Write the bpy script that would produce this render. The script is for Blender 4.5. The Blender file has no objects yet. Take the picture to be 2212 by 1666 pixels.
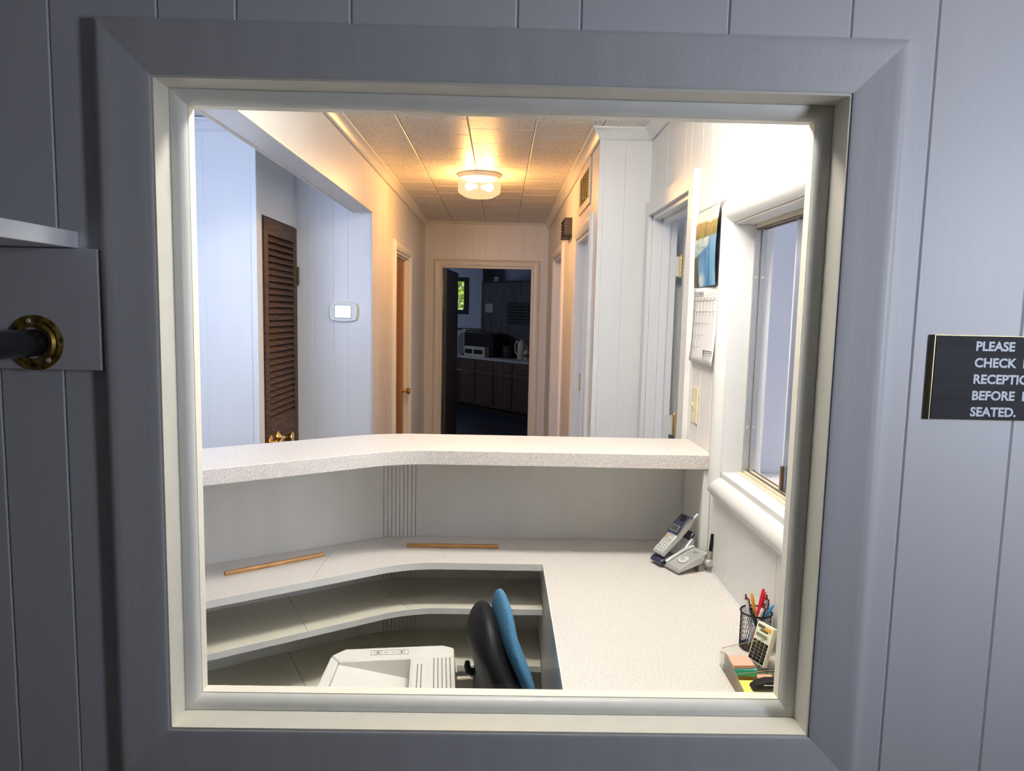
import bpy, bmesh, math, random
from mathutils import Vector, Matrix
random.seed(7)
C = bpy.context.scene.collection
PI = math.pi
rad = math.radians

# ------------------------------------------------------------------ camera
F, YAW, PITCH, ROLL, EYE = 1541.0588, 0.9795, -6.011, 1.2646, 1.627
def cam_axes():
    y, p, r = rad(YAW), rad(PITCH), rad(ROLL)
    f = Vector((math.sin(y)*math.cos(p), math.cos(y)*math.cos(p), math.sin(p)))
    rt = Vector((math.cos(y), -math.sin(y), 0)); up = rt.cross(f)
    c, s = math.cos(r), math.sin(r)
    return c*rt + s*up, -s*rt + c*up, f
cd = bpy.data.cameras.new('camera'); cam = bpy.data.objects.new('camera', cd); C.objects.link(cam)
rt, up, fw = cam_axes()
m = Matrix((rt, up, -fw)).transposed().to_4x4(); m.translation = Vector((0, 0, EYE))
cam.matrix_world = m
cd.sensor_width = 36; cd.lens = F/2212*36; cd.clip_start = 0.02; cd.clip_end = 100
bpy.context.scene.camera = cam

# ------------------------------------------------------------------ exposure, world, lights
sc = bpy.context.scene
sc.view_settings.view_transform = 'Standard'; sc.view_settings.look = 'None'
sc.view_settings.exposure = 0.0; sc.view_settings.gamma = 1.0
sc.view_settings.use_curve_mapping = False
w = bpy.data.worlds.new('world'); sc.world = w; w.use_nodes = True
w.node_tree.nodes['Background'].inputs[0].default_value = (0.72, 0.84, 1.0, 1)
w.node_tree.nodes['Background'].inputs[1].default_value = 1.1

def area(name, loc, to, sx, sy, power, col, spread=180):
    l = bpy.data.lights.new(name, 'AREA'); l.shape = 'RECTANGLE'; l.size = sx; l.size_y = sy
    l.energy = power; l.color = col; l.spread = rad(spread)
    o = bpy.data.objects.new(name, l); C.objects.link(o); o.location = loc
    o.rotation_euler = (Vector(to)-Vector(loc)).to_track_quat('-Z', 'Y').to_euler()
    return o
# waiting room: daylight assumed from the right, bare area lamp, no window built
area('assumed_daylight_waiting_room', (1.62, 0.05, 1.74), (0.70, 1.12, 1.66), 0.40, 0.60, 11.5, (0.82, 0.87, 1.0), 125)
# reception nook: twin tube ceiling fixture over the desk, just inside the window wall
# open room at the left: bluish fill lamp added before solid wall, no opening
area('fill_left_room', (-1.32, 1.30, 1.85), (-1.25, 4.0, 1.80), 0.8, 0.9, 13.0, (0.50, 0.64, 1.0), 110)
# offices at the right: fill lamps added by the outer wall, no windows built
area('fill_next_office', (2.3, 1.68, 1.6), (0.8, 1.9, 1.3), 0.9, 1.1, 16.0, (0.78, 0.83, 1.0))
area('fill_second_office', (2.3, 2.85, 1.6), (0.8, 2.9, 1.4), 0.7, 1.1, 12.0, (0.74, 0.82, 1.0))
area('fill_third_office', (2.3, 3.95, 1.6), (0.4, 3.7, 1.5), 0.9, 1.2, 14.0, (0.80, 0.86, 1.0))
area('fill_fourth_office', (2.3, 5.6, 1.6), (0.4, 5.5, 1.5), 1.1, 1.2, 12.0, (0.80, 0.86, 1.0))
# far room: fill lamp added to brighten it, no window behind it
area('fill_far_room', (-2.3, 10.0, 1.9), (0.2, 12.3, 1.8), 0.8, 0.8, 16.0, (0.66, 0.76, 1.0))
sun = bpy.data.lights.new('sun', 'SUN'); sun.energy = 4.0; sun.angle = rad(1); sun.color = (1, .93, .8)
so = bpy.data.objects.new('sun', sun); C.objects.link(so); so.rotation_euler = (rad(50), 0, rad(-20))

# ------------------------------------------------------------------ materials
def nt(name):
    m = bpy.data.materials.new(name); m.use_nodes = True
    n = m.node_tree; b = n.nodes['Principled BSDF']; return m, n, b
def principled(name, col, rough=0.5, metal=0.0, emit=None, es=0, spec=0.5, bump=0, bscale=40, stretch=(1, 1, 1), var=0.0, vscale=6, col2=None, coat=0):
    m, n, b = nt(name); N, L = n.nodes, n.links
    b.inputs['Base Color'].default_value = (*col, 1); b.inputs['Roughness'].default_value = rough
    b.inputs['Metallic'].default_value = metal; b.inputs['Specular IOR Level'].default_value = spec
    b.inputs['Coat Weight'].default_value = coat
    if emit:
        b.inputs['Emission Color'].default_value = (*emit, 1); b.inputs['Emission Strength'].default_value = es
    if bump or var:
        geo = N.new('ShaderNodeNewGeometry'); mp = N.new('ShaderNodeMapping'); mp.inputs['Scale'].default_value = stretch
        L.new(geo.outputs['Position'], mp.inputs['Vector'])
    if bump:
        t = N.new('ShaderNodeTexNoise'); t.inputs['Scale'].default_value = bscale; t.inputs['Detail'].default_value = 3
        bp = N.new('ShaderNodeBump'); bp.inputs['Strength'].default_value = bump; bp.inputs['Distance'].default_value = 0.002
        L.new(mp.outputs[0], t.inputs['Vector']); L.new(t.outputs['Fac'], bp.inputs['Height']); L.new(bp.outputs[0], b.inputs['Normal'])
    if var:
        t = N.new('ShaderNodeTexNoise'); t.inputs['Scale'].default_value = vscale; t.inputs['Detail'].default_value = 4
        L.new(mp.outputs[0], t.inputs['Vector'])
        mx = N.new('ShaderNodeMix'); mx.data_type = 'RGBA'
        c2 = col2 or tuple(c*(1-var) for c in col)
        mx.inputs[6].default_value = (*col, 1); mx.inputs[7].default_value = (*c2, 1)
        r = N.new('ShaderNodeMapRange'); r.inputs[1].default_value = .35; r.inputs[2].default_value = .7
        L.new(t.outputs['Fac'], r.inputs[0]); L.new(r.outputs[0], mx.inputs[0]); L.new(mx.outputs[2], b.inputs['Base Color'])
    return m
def wood(name, c1, c2, scale=(30, 30, 2), rough=.5, dist=3.0):
    m, n, b = nt(name); N, L = n.nodes, n.links
    tc = N.new('ShaderNodeTexCoord'); mp = N.new('ShaderNodeMapping'); mp.inputs['Scale'].default_value = scale
    t = N.new('ShaderNodeTexNoise'); t.inputs['Scale'].default_value = 1.0; t.inputs['Detail'].default_value = 6; t.inputs['Distortion'].default_value = dist*.2
    cr = N.new('ShaderNodeValToRGB'); cr.color_ramp.elements[0].position = .35; cr.color_ramp.elements[1].position = .68
    cr.color_ramp.elements[0].color = (*c1, 1); cr.color_ramp.elements[1].color = (*c2, 1)
    bp = N.new('ShaderNodeBump'); bp.inputs['Strength'].default_value = .15; bp.inputs['Distance'].default_value = .001
    L.new(tc.outputs['Object'], mp.inputs[0]); L.new(mp.outputs[0], t.inputs['Vector']); L.new(t.outputs['Fac'], cr.inputs[0])
    L.new(cr.outputs[0], b.inputs['Base Color']); L.new(t.outputs['Fac'], bp.inputs['Height']); L.new(bp.outputs[0], b.inputs['Normal'])
    b.inputs['Roughness'].default_value = rough
    return m
def ceiling_tile_mat():
    m, n, b = nt('ceiling_tile_fibre'); N, L = n.nodes, n.links
    geo = N.new('ShaderNodeNewGeometry')
    t = N.new('ShaderNodeTexNoise'); t.inputs['Scale'].default_value = 75; t.inputs['Detail'].default_value = 2
    r = N.new('ShaderNodeMapRange'); r.inputs[1].default_value = .615; r.inputs[2].default_value = .68
    mx = N.new('ShaderNodeMix'); mx.data_type = 'RGBA'
    mx.inputs[6].default_value = (.86, .83, .75, 1); mx.inputs[7].default_value = (.34, .28, .18, 1)
    L.new(geo.outputs['Position'], t.inputs['Vector']); L.new(t.outputs['Fac'], r.inputs[0]); L.new(r.outputs[0], mx.inputs[0]); L.new(mx.outputs[2], b.inputs['Base Color'])
    bp = N.new('ShaderNodeBump'); bp.invert = True; bp.inputs['Strength'].default_value = .5; bp.inputs['Distance'].default_value = .003
    L.new(r.outputs[0], bp.inputs['Height']); L.new(bp.outputs[0], b.inputs['Normal'])
    b.inputs['Roughness'].default_value = .42
    return m
def laminate():
    m, n, b = nt('speckled_laminate'); N, L = n.nodes, n.links
    geo = N.new('ShaderNodeNewGeometry')
    t = N.new('ShaderNodeTexNoise'); t.inputs['Scale'].default_value = 420; t.inputs['Detail'].default_value = 2
    cr = N.new('ShaderNodeValToRGB'); e = cr.color_ramp.elements
    e[0].position = .36; e[0].color = (.50, .45, .42, 1); e[1].position = .60; e[1].color = (.80, .76, .73, 1)
    k = e.new(.48); k.color = (.68, .63, .60, 1)
    L.new(geo.outputs['Position'], t.inputs['Vector']); L.new(t.outputs['Fac'], cr.inputs[0]); L.new(cr.outputs[0], b.inputs['Base Color'])
    b.inputs['Roughness'].default_value = .38
    return m
def clear(name, tint, mixf=.12, rough=.02, glosscol=(1, 1, 1)):
    m = bpy.data.materials.new(name); m.use_nodes = True; n = m.node_tree; N, L = n.nodes, n.links; N.clear()
    out = N.new('ShaderNodeOutputMaterial'); tr = N.new('ShaderNodeBsdfTransparent'); gl = N.new('ShaderNodeBsdfGlossy'); mx = N.new('ShaderNodeMixShader')
    fr = N.new('ShaderNodeFresnel'); fr.inputs[0].default_value = 1.35
    ma = N.new('ShaderNodeMath'); ma.operation = 'MULTIPLY'; ma.inputs[1].default_value = mixf
    tr.inputs[0].default_value = (*tint, 1); gl.inputs['Roughness'].default_value = rough; gl.inputs[0].default_value = (*glosscol, 1)
    L.new(fr.outputs[0], ma.inputs[0]); L.new(ma.outputs[0], mx.inputs[0]); L.new(tr.outputs[0], mx.inputs[1]); L.new(gl.outputs[0], mx.inputs[2]); L.new(mx.outputs[0], out.inputs[0])
    return m
M = {}
M['paint'] = principled('white_wall_paint', (.80, .79, .77), .33, bump=.12, bscale=30, stretch=(9, 9, .6), var=.035, vscale=2.5)
M['paint_front'] = principled('waiting_room_wall_paint', (.66, .66, .69), .48, bump=.1, bscale=26, stretch=(9, 9, .5), var=.03, vscale=3)
M['paint_dim'] = principled('unseen_wall_low_bounce_paint', (.20, .19, .18), .6)  # unseen walls, darkened to cut bounce light onto the front wall
M['casing_front'] = principled('worn_casing_paint', (.60, .60, .62), .45, bump=.12, bscale=26, stretch=(9, 9, .7), var=.07, vscale=3)
M['paint_cream'] = principled('cream_trim_paint', (.80, .78, .70), .32, bump=.08, bscale=30, stretch=(6, 6, 1))
M['paint_jamb'] = principled('ivory_jamb_paint', (.80, .77, .68), .35, bump=.1, bscale=20, stretch=(3, 3, 3), var=.05, vscale=9)
M['paint_grey'] = principled('dull_white_panel_paint', (.82, .82, .79), .35, bump=.08, bscale=30, stretch=(6, 6, 1), var=.05, vscale=3)
M['paint_blue'] = principled('pale_blue_office_paint', (.72, .73, .79), .5)
M['paint_shelf'] = principled('shelf_paint', (.74, .71, .60), .4, var=.06, vscale=5)
M['ceil'] = principled('plain_ceiling_paint', (.74, .74, .74), .7)
M['tile'] = ceiling_tile_mat()
M['joint'] = principled('joint_brown', (.33, .28, .20), .8)  # plain brown backing behind tile and panel joints
M['lam'] = laminate()
M['floor'] = principled('grey_carpet', (.16, .15, .14), .95, bump=.5, bscale=300, var=.2, vscale=60)
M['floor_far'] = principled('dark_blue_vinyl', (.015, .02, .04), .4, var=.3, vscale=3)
M['louvre'] = wood('dark_stained_wood', (.026, .012, .005), (.13, .052, .018), (3, 10, 60), .62)
M['doorwood'] = wood('amber_wood', (.26, .065, .004), (.48, .17, .015), (40, 40, 2), .4)
M['oak'] = wood('oak_strip_wood', (.30, .13, .03), (.62, .33, .10), (10, 90, 90), .4)
M['brass'] = principled('polished_brass', (.83, .58, .20), .18, 1.0)
M['brass_old'] = principled('worn_brass', (.62, .42, .10), .40, 1.0, var=.75, vscale=70, col2=(.05, .035, .02))
M['steel'] = principled('nickel', (.84, .83, .76), .28, .35)
M['alu'] = principled('brushed_aluminium_track', (.62, .62, .60), .35, .8)
M['bronze'] = principled('bronze_anodised', (.20, .13, .07), .35, .8)
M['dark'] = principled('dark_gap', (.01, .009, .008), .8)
M['black'] = principled('black_plastic', (.010, .010, .012), .5, spec=.2)
M['blackgloss'] = principled('black_enamel_pipe', (.012, .012, .014), .22)
M['brown'] = principled('brown_plastic', (.06, .035, .022), .45)
M['darkframe'] = principled('dark_window_frame_wood', (.012, .010, .008), .6)
M['vent'] = principled('cream_painted_metal', (.66, .60, .46), .45)
M['ventdark'] = principled('brass_grille', (.30, .22, .08), .5, .4)
M['almond'] = principled('almond_plastic', (.78, .70, .48), .35)
M['thermo'] = principled('grey_white_plastic', (.88, .87, .83), .4)
M['screen'] = principled('lit_screen', (.1, .1, .1), .3, emit=(.78, 1.0, .96), es=1.05)
M['printer'] = principled('printer_plastic', (.80, .79, .75), .42)
M['slot'] = principled('slot_dark', (.22, .20, .16), .7)
M['ink'] = principled('grey_ink', (.25, .25, .25), .6)
M['inkdark'] = principled('dark_ink', (.08, .08, .09), .6)
M['blue'] = principled('blue_upholstery', (.055, .19, .34), .9, bump=.7, bscale=350, var=.22, vscale=120)
M['silver'] = principled('silver_plastic', (.60, .60, .60), .28, .45)
M['silverlight'] = principled('light_silver_plastic', (.80, .80, .80), .22, .25)
M['navy'] = principled('navy_gloss_plastic', (.03, .035, .07), .15, coat=.5)
M['lcd'] = principled('lcd_green', (.045, .07, .06), .2)
M['keys'] = principled('key_rubber', (.70, .72, .66), .4)
M['taupe'] = principled('taupe_plastic', (.30, .28, .22), .4)
M['calc'] = principled('ivory_calculator_plastic', (.82, .80, .62), .35)
M['calclcd'] = principled('calculator_display', (.22, .25, .14), .2)
M['olive'] = principled('display_window_olive', (.12, .11, .05), .2)
M['solar'] = principled('amber_panel', (.75, .40, .06), .25)
M['salmon'] = principled('salmon_paper', (.92, .42, .31), .7)
M['teal'] = principled('teal_paper', (.06, .55, .46), .7)
M['orange'] = principled('orange_paper', (.85, .42, .10), .7)
M['yellow'] = principled('yellow_paper', (.98, .93, .16), .7)
M['lime'] = principled('lime_paper', (.55, .85, .10), .7)
M['red'] = principled('red_plastic', (.80, .01, .04), .25)
M['maroon'] = principled('maroon_plastic', (.16, .01, .02), .3)
M['white'] = principled('white_plastic', (.85, .86, .90), .3)
M['penorange'] = principled('orange_plastic', (.90, .38, .02), .3)
M['penblue'] = principled('bright_blue_plastic', (.08, .38, .80), .25)
M['penclear'] = clear('clear_pen_barrel', (.62, .78, .86), .6, .1)
M['paper'] = principled('white_paper', (.86, .86, .87), .6)
M['gold'] = principled('brass_edge', (.36, .31, .13), .35, .7)
M['signface'] = wood('engraved_dark_laminate', (.008, .009, .014), (.026, .025, .034), (2, 40, 40), .7)
M['signtext'] = principled('pale_engraved_letter', (.66, .72, .80), .5)
M['acrylic'] = clear('clear_acrylic', (.985, .98, .955), .9, .03)
M['acrylicedge'] = principled('acrylic_edge', (.42, .38, .24), .2)
M['glass'] = clear('window_glass', (.985, .995, .99), .35, .0)
M['smoked'] = clear('sliding_glass', (.86, .88, .89), 1.0, .0)
M['leaf'] = principled('leaf_green', (.20, .38, .04), .6, var=.6, vscale=5, col2=(.55, .50, .05))
M['trunk'] = principled('bark', (.10, .07, .05), .9)
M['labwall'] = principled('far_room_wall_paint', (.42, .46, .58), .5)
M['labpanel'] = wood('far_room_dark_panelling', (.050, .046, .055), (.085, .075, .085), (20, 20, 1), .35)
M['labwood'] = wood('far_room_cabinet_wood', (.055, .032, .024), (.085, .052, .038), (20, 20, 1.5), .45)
M['labframe'] = principled('cabinet_face_frame', (.15, .10, .085), .5)
M['labtop'] = principled('far_room_counter', (.34, .33, .32), .4)
M['labend'] = principled('cabinet_end_grey_blue', (.16, .19, .22), .6)
M['labmetal'] = principled('dull_steel', (.25, .24, .22), .35, .5)
M['laboff'] = principled('off_white_enamel', (.40, .38, .32), .4)

# ------------------------------------------------------------------ geometry helpers
class G:
    def __init__(s): s.v = []; s.f = []; s.mi = []
    def add(s, vs, fs, mi=0):
        b = len(s.v); s.v += [tuple(v) for v in vs]; s.f += [tuple(b+i for i in f) for f in fs]; s.mi += [mi]*len(fs); return s
    def box(s, x0, y0, z0, x1, y1, z1, mi=0, T=None):
        vs = [(x, y, z) for z in (z0, z1) for y in (y0, y1) for x in (x0, x1)]
        if T: vs = [T @ Vector(v) for v in vs]
        return s.add(vs, [(0, 2, 3, 1), (4, 5, 7, 6), (0, 1, 5, 4), (2, 6, 7, 3), (0, 4, 6, 2), (1, 3, 7, 5)], mi)
    def prism(s, poly, h0, h1, fn, mi=0):      # fn(a, b, h) -> point
        n = len(poly)
        vs = [fn(a, b, h0) for a, b in poly] + [fn(a, b, h1) for a, b in poly]
        fs = [tuple(range(n))[::-1], tuple(range(n, 2*n))] + [(i, (i+1) % n, n+(i+1) % n, n+i) for i in range(n)]
        return s.add(vs, fs, mi)
    def lathe(s, prof, n=24, T=None, cap=True, mi=0):
        vs = []; fs = []
        for r, z in prof:
            for k in range(n):
                a = 2*PI*k/n; p = Vector((r*math.cos(a), r*math.sin(a), z)); vs.append(T @ p if T else p)
        for i in range(len(prof)-1):
            for k in range(n): fs.append((i*n+k, i*n+(k+1) % n, (i+1)*n+(k+1) % n, (i+1)*n+k))
        if cap:
            fs.append(tuple(range(n))[::-1]); q = (len(prof)-1)*n; fs.append(tuple(range(q, q+n)))
        return s.add(vs, fs, mi)
    def tube(s, path, r, n=10, mi=0):
        P = [Vector(p) for p in path]; vs = []; fs = []; ref = None
        for i, p in enumerate(P):
            t = (P[min(i+1, len(P)-1)]-P[max(i-1, 0)]).normalized()
            if ref is None: ref = t.orthogonal().normalized()
            ref = (ref - t*ref.dot(t)).normalized(); b = t.cross(ref)
            rr = r[i] if isinstance(r, (list, tuple)) else r
            for k in range(n):
                a = 2*PI*k/n; vs.append(p+(ref*math.cos(a)+b*math.sin(a))*rr)
        for i in range(len(P)-1):
            for k in range(n): fs.append((i*n+k, i*n+(k+1) % n, (i+1)*n+(k+1) % n, (i+1)*n+k))
        fs.append(tuple(range(n))[::-1]); q = (len(P)-1)*n; fs.append(tuple(range(q, q+n)))
        return s.add(vs, fs, mi)
def obj(name, g, mat, parent=None, smooth=False, bevel=0, segs=2, label=None):
    me = bpy.data.meshes.new(name); me.from_pydata(g.v, [], g.f)
    for mm in (mat if isinstance(mat, (list, tuple)) else [mat]): me.materials.append(M[mm] if isinstance(mm, str) else mm)
    for p, i in zip(me.polygons, g.mi): p.material_index = i
    bm = bmesh.new(); bm.from_mesh(me); bmesh.ops.recalc_face_normals(bm, faces=bm.faces); bm.to_mesh(me); bm.free()
    if smooth:
        for p in me.polygons: p.use_smooth = True
        me.set_sharp_from_angle(angle=rad(38))
    o = bpy.data.objects.new(name, me); C.objects.link(o)
    if parent: o.parent = parent
    if bevel:
        b = o.modifiers.new('bevel', 'BEVEL'); b.width = bevel; b.segments = segs; b.limit_method = 'ANGLE'; b.angle_limit = rad(35)
    if label: o['label'] = label
    return o
def tag(o, label, cat, group=None, kind=None):
    o['label'] = label; o['category'] = cat
    if group: o['group'] = group
    if kind: o['kind'] = kind
    return o
def thing(name, label, cat, loc=(0, 0, 0), rz=0, group=None, kind=None):
    o = bpy.data.objects.new(name, None); C.objects.link(o); o.location = loc; o.rotation_euler = (0, 0, rz)
    o.empty_display_size = .05
    return tag(o, label, cat, group, kind)
def rebase(o, loc):       # move a mesh object's origin without moving it (Empty base for text grain too)
    loc = Vector(loc); o.data.transform(Matrix.Translation(-loc)); o.location = loc; return o
def pmap(p0, u, n, z=0.0):    # plane mapping (u, v=height, h=outward)
    p0 = Vector((p0[0], p0[1], z)); u = Vector((u[0], u[1], 0)); n = Vector((n[0], n[1], 0))
    return lambda a, b, h=0.0: p0 + u*a + Vector((0, 0, b)) + n*h
def cells(u0, u1, z0, z1, ops):
    """split [u0,u1]x[z0,z1] minus openings -> list of (ua,ub,za,zb)"""
    us = sorted(set([u0, u1] + [x for o in ops for x in (o[0], o[1]) if u0 < x < u1])); out = []
    for a, b in zip(us, us[1:]):
        mid = (a+b)/2; blocks = sorted([(o[2], o[3]) for o in ops if o[0] < mid < o[1]]); z = z0
        for c, d in blocks:
            if c > z+1e-4: out.append((a, b, z, c))
            z = max(z, d)
        if z < z1-1e-4: out.append((a, b, z, z1))
    return out
def wall(name, p0, u, n, L, thick, label, ops=(), grooves=None, mat='paint', backmat=None, z0=0.0, z1=2.44, pt=.005, hb=None, gd=.0015, bev=.0018):
    """face plane at h=0; panels occupy h in [-pt,0]; backing behind"""
    mp = pmap(p0, u, n); g = G()
    bk = -pt if grooves is not None else 0.0
    for a, b, c, d in cells(0, L, z0, z1, ops):
        vs = [mp(x, z, h) for h in (-thick, bk) for z in (c, d) for x in (a, b)]
        g.add(vs, [(0, 2, 3, 1), (4, 5, 7, 6), (0, 1, 5, 4), (2, 6, 7, 3), (0, 4, 6, 2), (1, 3, 7, 5)])
    W = obj(name, g, backmat or mat); tag(W, label, 'wall', kind='structure')
    if grooves is not None:
        gs = sorted([0.0] + [x for x in grooves if 0.02 < x < L-.02] + [L])
        for a, b in zip(gs, gs[1:]):
            pg = G()
            for ca, cb, cc, cdd in cells(a, b, z0, z1, ops):
                la = bev if abs(ca-a) < 1e-5 and a > 0 else 0
                lb = bev if abs(cb-b) < 1e-5 and b < L else 0
                ga = .00005 if la else 0; gb = .00005 if lb else 0
                poly = [(ca+ga, -pt), (ca+ga, -min(gd, pt*.8) if la else 0)] + ([(ca+la, 0)] if la else []) + ([(cb-lb, 0)] if lb else []) + [(cb-gb, -min(gd, pt*.8) if lb else 0), (cb-gb, -pt)]
                pg.prism(poly, cc, cdd, lambda q, h, zz: mp(q, zz, h))
            if pg.v: obj('wall_panel', pg, mat, W)
    return W
def frame_piece(mp, opn, prof, side, legs_to=None):
    """mitred casing piece. opn=(u0,u1,z0,z1); prof=[(d,h)...] d outward from opening edge"""
    u0, u1, z0, z1 = opn; g = G(); A = []; B = []
    for d, h in prof:
        if side == 'top': A.append(mp(u0-d, z1+d, h)); B.append(mp(u1+d, z1+d, h))
        if side == 'bottom': A.append(mp(u0-d, z0-d, h)); B.append(mp(u1+d, z0-d, h))
        lo = (z0-d) if legs_to is None else legs_to
        if side == 'left': A.append(mp(u0-d, lo, h)); B.append(mp(u0-d, z1+d, h))
        if side == 'right': A.append(mp(u1+d, lo, h)); B.append(mp(u1+d, z1+d, h))
    n = len(prof)
    g.add(A+B, [tuple(range(n)), tuple(range(n, 2*n))] + [(i, (i+1) % n, n+(i+1) % n, n+i) for i in range(n)])
    return g
def casing(mp, opn, prof, name, label, mat, legs_to=None, smooth=True):
    t = thing(name, label, 'trim', mp(opn[0], legs_to if legs_to is not None else opn[2], 0), kind='structure')
    inv = Matrix.Translation(-t.location)
    for side, nm in (('top', 'head_casing'), ('left', 'side_casing'), ('right', 'side_casing')) + ((('bottom', 'bottom_casing'),) if legs_to is None else ()):
        g = frame_piece(mp, opn, prof, side, legs_to); g.v = [tuple(inv @ Vector(v)) for v in g.v]
        obj(nm, g, mat, t, smooth)
    return t
RANCH = [(0, 0), (0, .006), (.004, .0080), (.02, .0100), (.040, .0130), (.058, .0160), (.068, .0180), (.0745, .0178), (.0785, .0155), (.0800, .008), (.0800, 0)]
ROLLP = [(0, 0), (0, .008), (.006, .014), (.016, .021), (.028, .026), (.04, .027), (.05, .024), (.057, .017), (.06, .008), (.06, 0)]
FLATC = [(0, 0), (0, .018), (.062, .018), (.062, 0)]
DOORC = [(0, 0), (0, .010), (.010, .016), (.03, .020), (.05, .019), (.06, .014), (.063, .008), (.063, 0)]
def text_mesh(body, size, offset=0.0, align='LEFT', ext=0.0003, sx=1.0):
    cu = bpy.data.curves.new('lettering', 'FONT'); cu.body = body; cu.size = size; cu.offset = offset; cu.extrude = ext; cu.align_x = align
    cu.resolution_u = 3
    o = bpy.data.objects.new('tmp', cu); C.objects.link(o)
    dg = bpy.context.evaluated_depsgraph_get(); dg.update()
    me = bpy.data.meshes.new_from_object(o.evaluated_get(dg)); bpy.data.objects.remove(o); bpy.data.curves.remove(cu)
    if sx != 1: me.transform(Matrix.Diagonal((sx, 1, 1, 1)))
    return me
def place_text(name, body, size, mat, parent, mtx, **k):
    me = text_mesh(body, size, **k); me.materials.clear(); me.materials.append(M[mat])
    o = bpy.data.objects.new(name, me); C.objects.link(o); o.parent = parent; o.matrix_local = mtx; return o
def fillet(p0, corner, p2, R, n=14):
    a, c, b = Vector(p0), Vector(corner), Vector(p2)
    d1 = (a-c).normalized(); d2 = (b-c).normalized(); ang = d1.angle(d2); t = R/math.tan(ang/2)
    s = c+d1*t; e = c+d2*t; ce = c+(d1+d2).normalized()*(R/math.sin(ang/2))
    a0 = math.atan2(s.y-ce.y, s.x-ce.x); a1 = math.atan2(e.y-ce.y, e.x-ce.x)
    while a1-a0 > PI: a1 -= 2*PI
    while a1-a0 < -PI: a1 += 2*PI
    return [tuple(a)] + [(ce.x+R*math.cos(a0+(a1-a0)*k/n), ce.y+R*math.sin(a0+(a1-a0)*k/n)) for k in range(n+1)] + [tuple(b)]
def slab(g, poly, z0, z1, mi=0):
    return g.prism(poly, z0, z1, lambda a, b, h: Vector((a, b, h)), mi)

# ================================================================== STRUCTURE
FY = 1.155          # waiting-room face of the window wall
OX0, OX1, OZ0, OZ1 = -.546, .541, .9105, 1.975
gx = [-.90, -.80, -.699, -.535, -.415, -.24, .015, .113, .342, .533, .669, .845, .96, 1.12, 1.26, 1.49, 1.61, 1.75]
wall('wall_front', (-2.6, FY), (1, 0), (0, -1), 4.5, .095, 'painted plank wall around the reception window', [(OX0+2.6, OX1+2.6, OZ0, OZ1)], None, mat='paint_front', z1=2.44)
W = bpy.data.objects['wall_front']
# planks on the waiting-room side only
mpf = pmap((0, FY), (1, 0), (0, -1))
gs = [-1.02]+gx+[1.9]
for a, b in zip(gs, gs[1:]):
    pg = G()
    for ca, cb, cc, cdd in cells(a, b, 0, 2.44, [(OX0, OX1, OZ0, OZ1)]):
        la = .003 if ca == a else 0; lb = .003 if cb == b else 0
        ga = .0001 if la else 0; gb = .0001 if lb else 0
        poly = [(ca+ga, -.0005), (ca+ga, .0025)] + [(ca+la, .005)] + [(cb-lb, .005)] + [(cb-gb, .0025), (cb-gb, -.0005)]
        pg.prism(poly, cc, cdd, lambda q, h, zz: mpf(q, zz, h))
    obj('wall_panel', pg, 'paint_front', W)
FY2 = FY-.005
mpw = pmap((0, FY2), (1, 0), (0, -1))
trim1 = casing(mpw, (OX0, OX1, OZ0, OZ1), RANCH, 'trim_1', 'wide mitred ranch casing around the reception window', 'casing_front')
# reception window: jamb, quarter-round stop, glass, back stop
win1 = thing('window_1', 'large fixed reception window in deep cream jambs', 'window', (OX0, 1.15, OZ0), kind='structure')
def ringprism(u0, u1, z0, z1, prof, side):   # prof (d inward, y)
    g = G(); A = []; B = []
    for d, y in prof:
        if side == 'top': A.append((u0+d, y, z1-d)); B.append((u1-d, y, z1-d))
        if side == 'bottom': A.append((u0+d, y, z0+d)); B.append((u1-d, y, z0+d))
        if side == 'left': A.append((u0+d, y, z0+d)); B.append((u0+d, y, z1-d))
        if side == 'right': A.append((u1-d, y, z0+d)); B.append((u1-d, y, z1-d))
    n = len(prof); off = Vector((OX0, 1.15, OZ0))
    vs = [tuple(Vector(v)-off) for v in A+B]
    return g.add(vs, [tuple(range(n)), tuple(range(n, 2*n))] + [(i, (i+1) % n, n+(i+1) % n, n+i) for i in range(n)])
JB = [(-.012, 1.144), (.004, 1.144), (.004, 1.25), (-.0005, 1.25), (-.0005, 1.16), (-.012, 1.16)]
JB = [(-.0005, 1.146), (.004, 1.146), (.004, 1.25), (-.0005, 1.25)]
QR = [(.0045, 1.199)] + [(.0045+.020*math.sin(t*PI/12), 1.199+.021*(1-math.cos(t*PI/12))) for t in range(1, 7)] + [(.0045, 1.220)]
BS = [(.0045, 1.2245), (.0235, 1.2245), (.0235, 1.247), (.0045, 1.247)]
for prof, nm, mt in ((JB, 'jamb_board', 'paint_jamb'), (QR, 'quarter_round_stop', 'paint_grey'), (BS, 'back_stop', 'paint_jamb')):
    for side in ('top', 'bottom', 'left', 'right'):
        obj(nm, ringprism(OX0, OX1, OZ0, OZ1, prof, side), mt, win1, nm == 'quarter_round_stop')
g = G(); g.box(.006, 1.2207-1.15, .006, OX1-OX0-.006, 1.2238-1.15, OZ1-OZ0-.006); obj('glass_pane', g, 'glass', win1)

# waiting room shell
wall('wall_waiting_left', (-1.02, FY), (0, -1), (1, 0), 3.35, .08, 'left wall of the waiting room beside the coat rod', mat='paint_dim')
wall('wall_waiting_right', (1.66, -2.2), (0, 1), (-1, 0), 3.35, .08, 'right wall of the waiting room', mat='paint_dim')
wall('wall_waiting_back', (1.66, -2.2), (-1, 0), (0, 1), 2.68, .08, 'back wall of the waiting room', mat='paint_dim')
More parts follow.
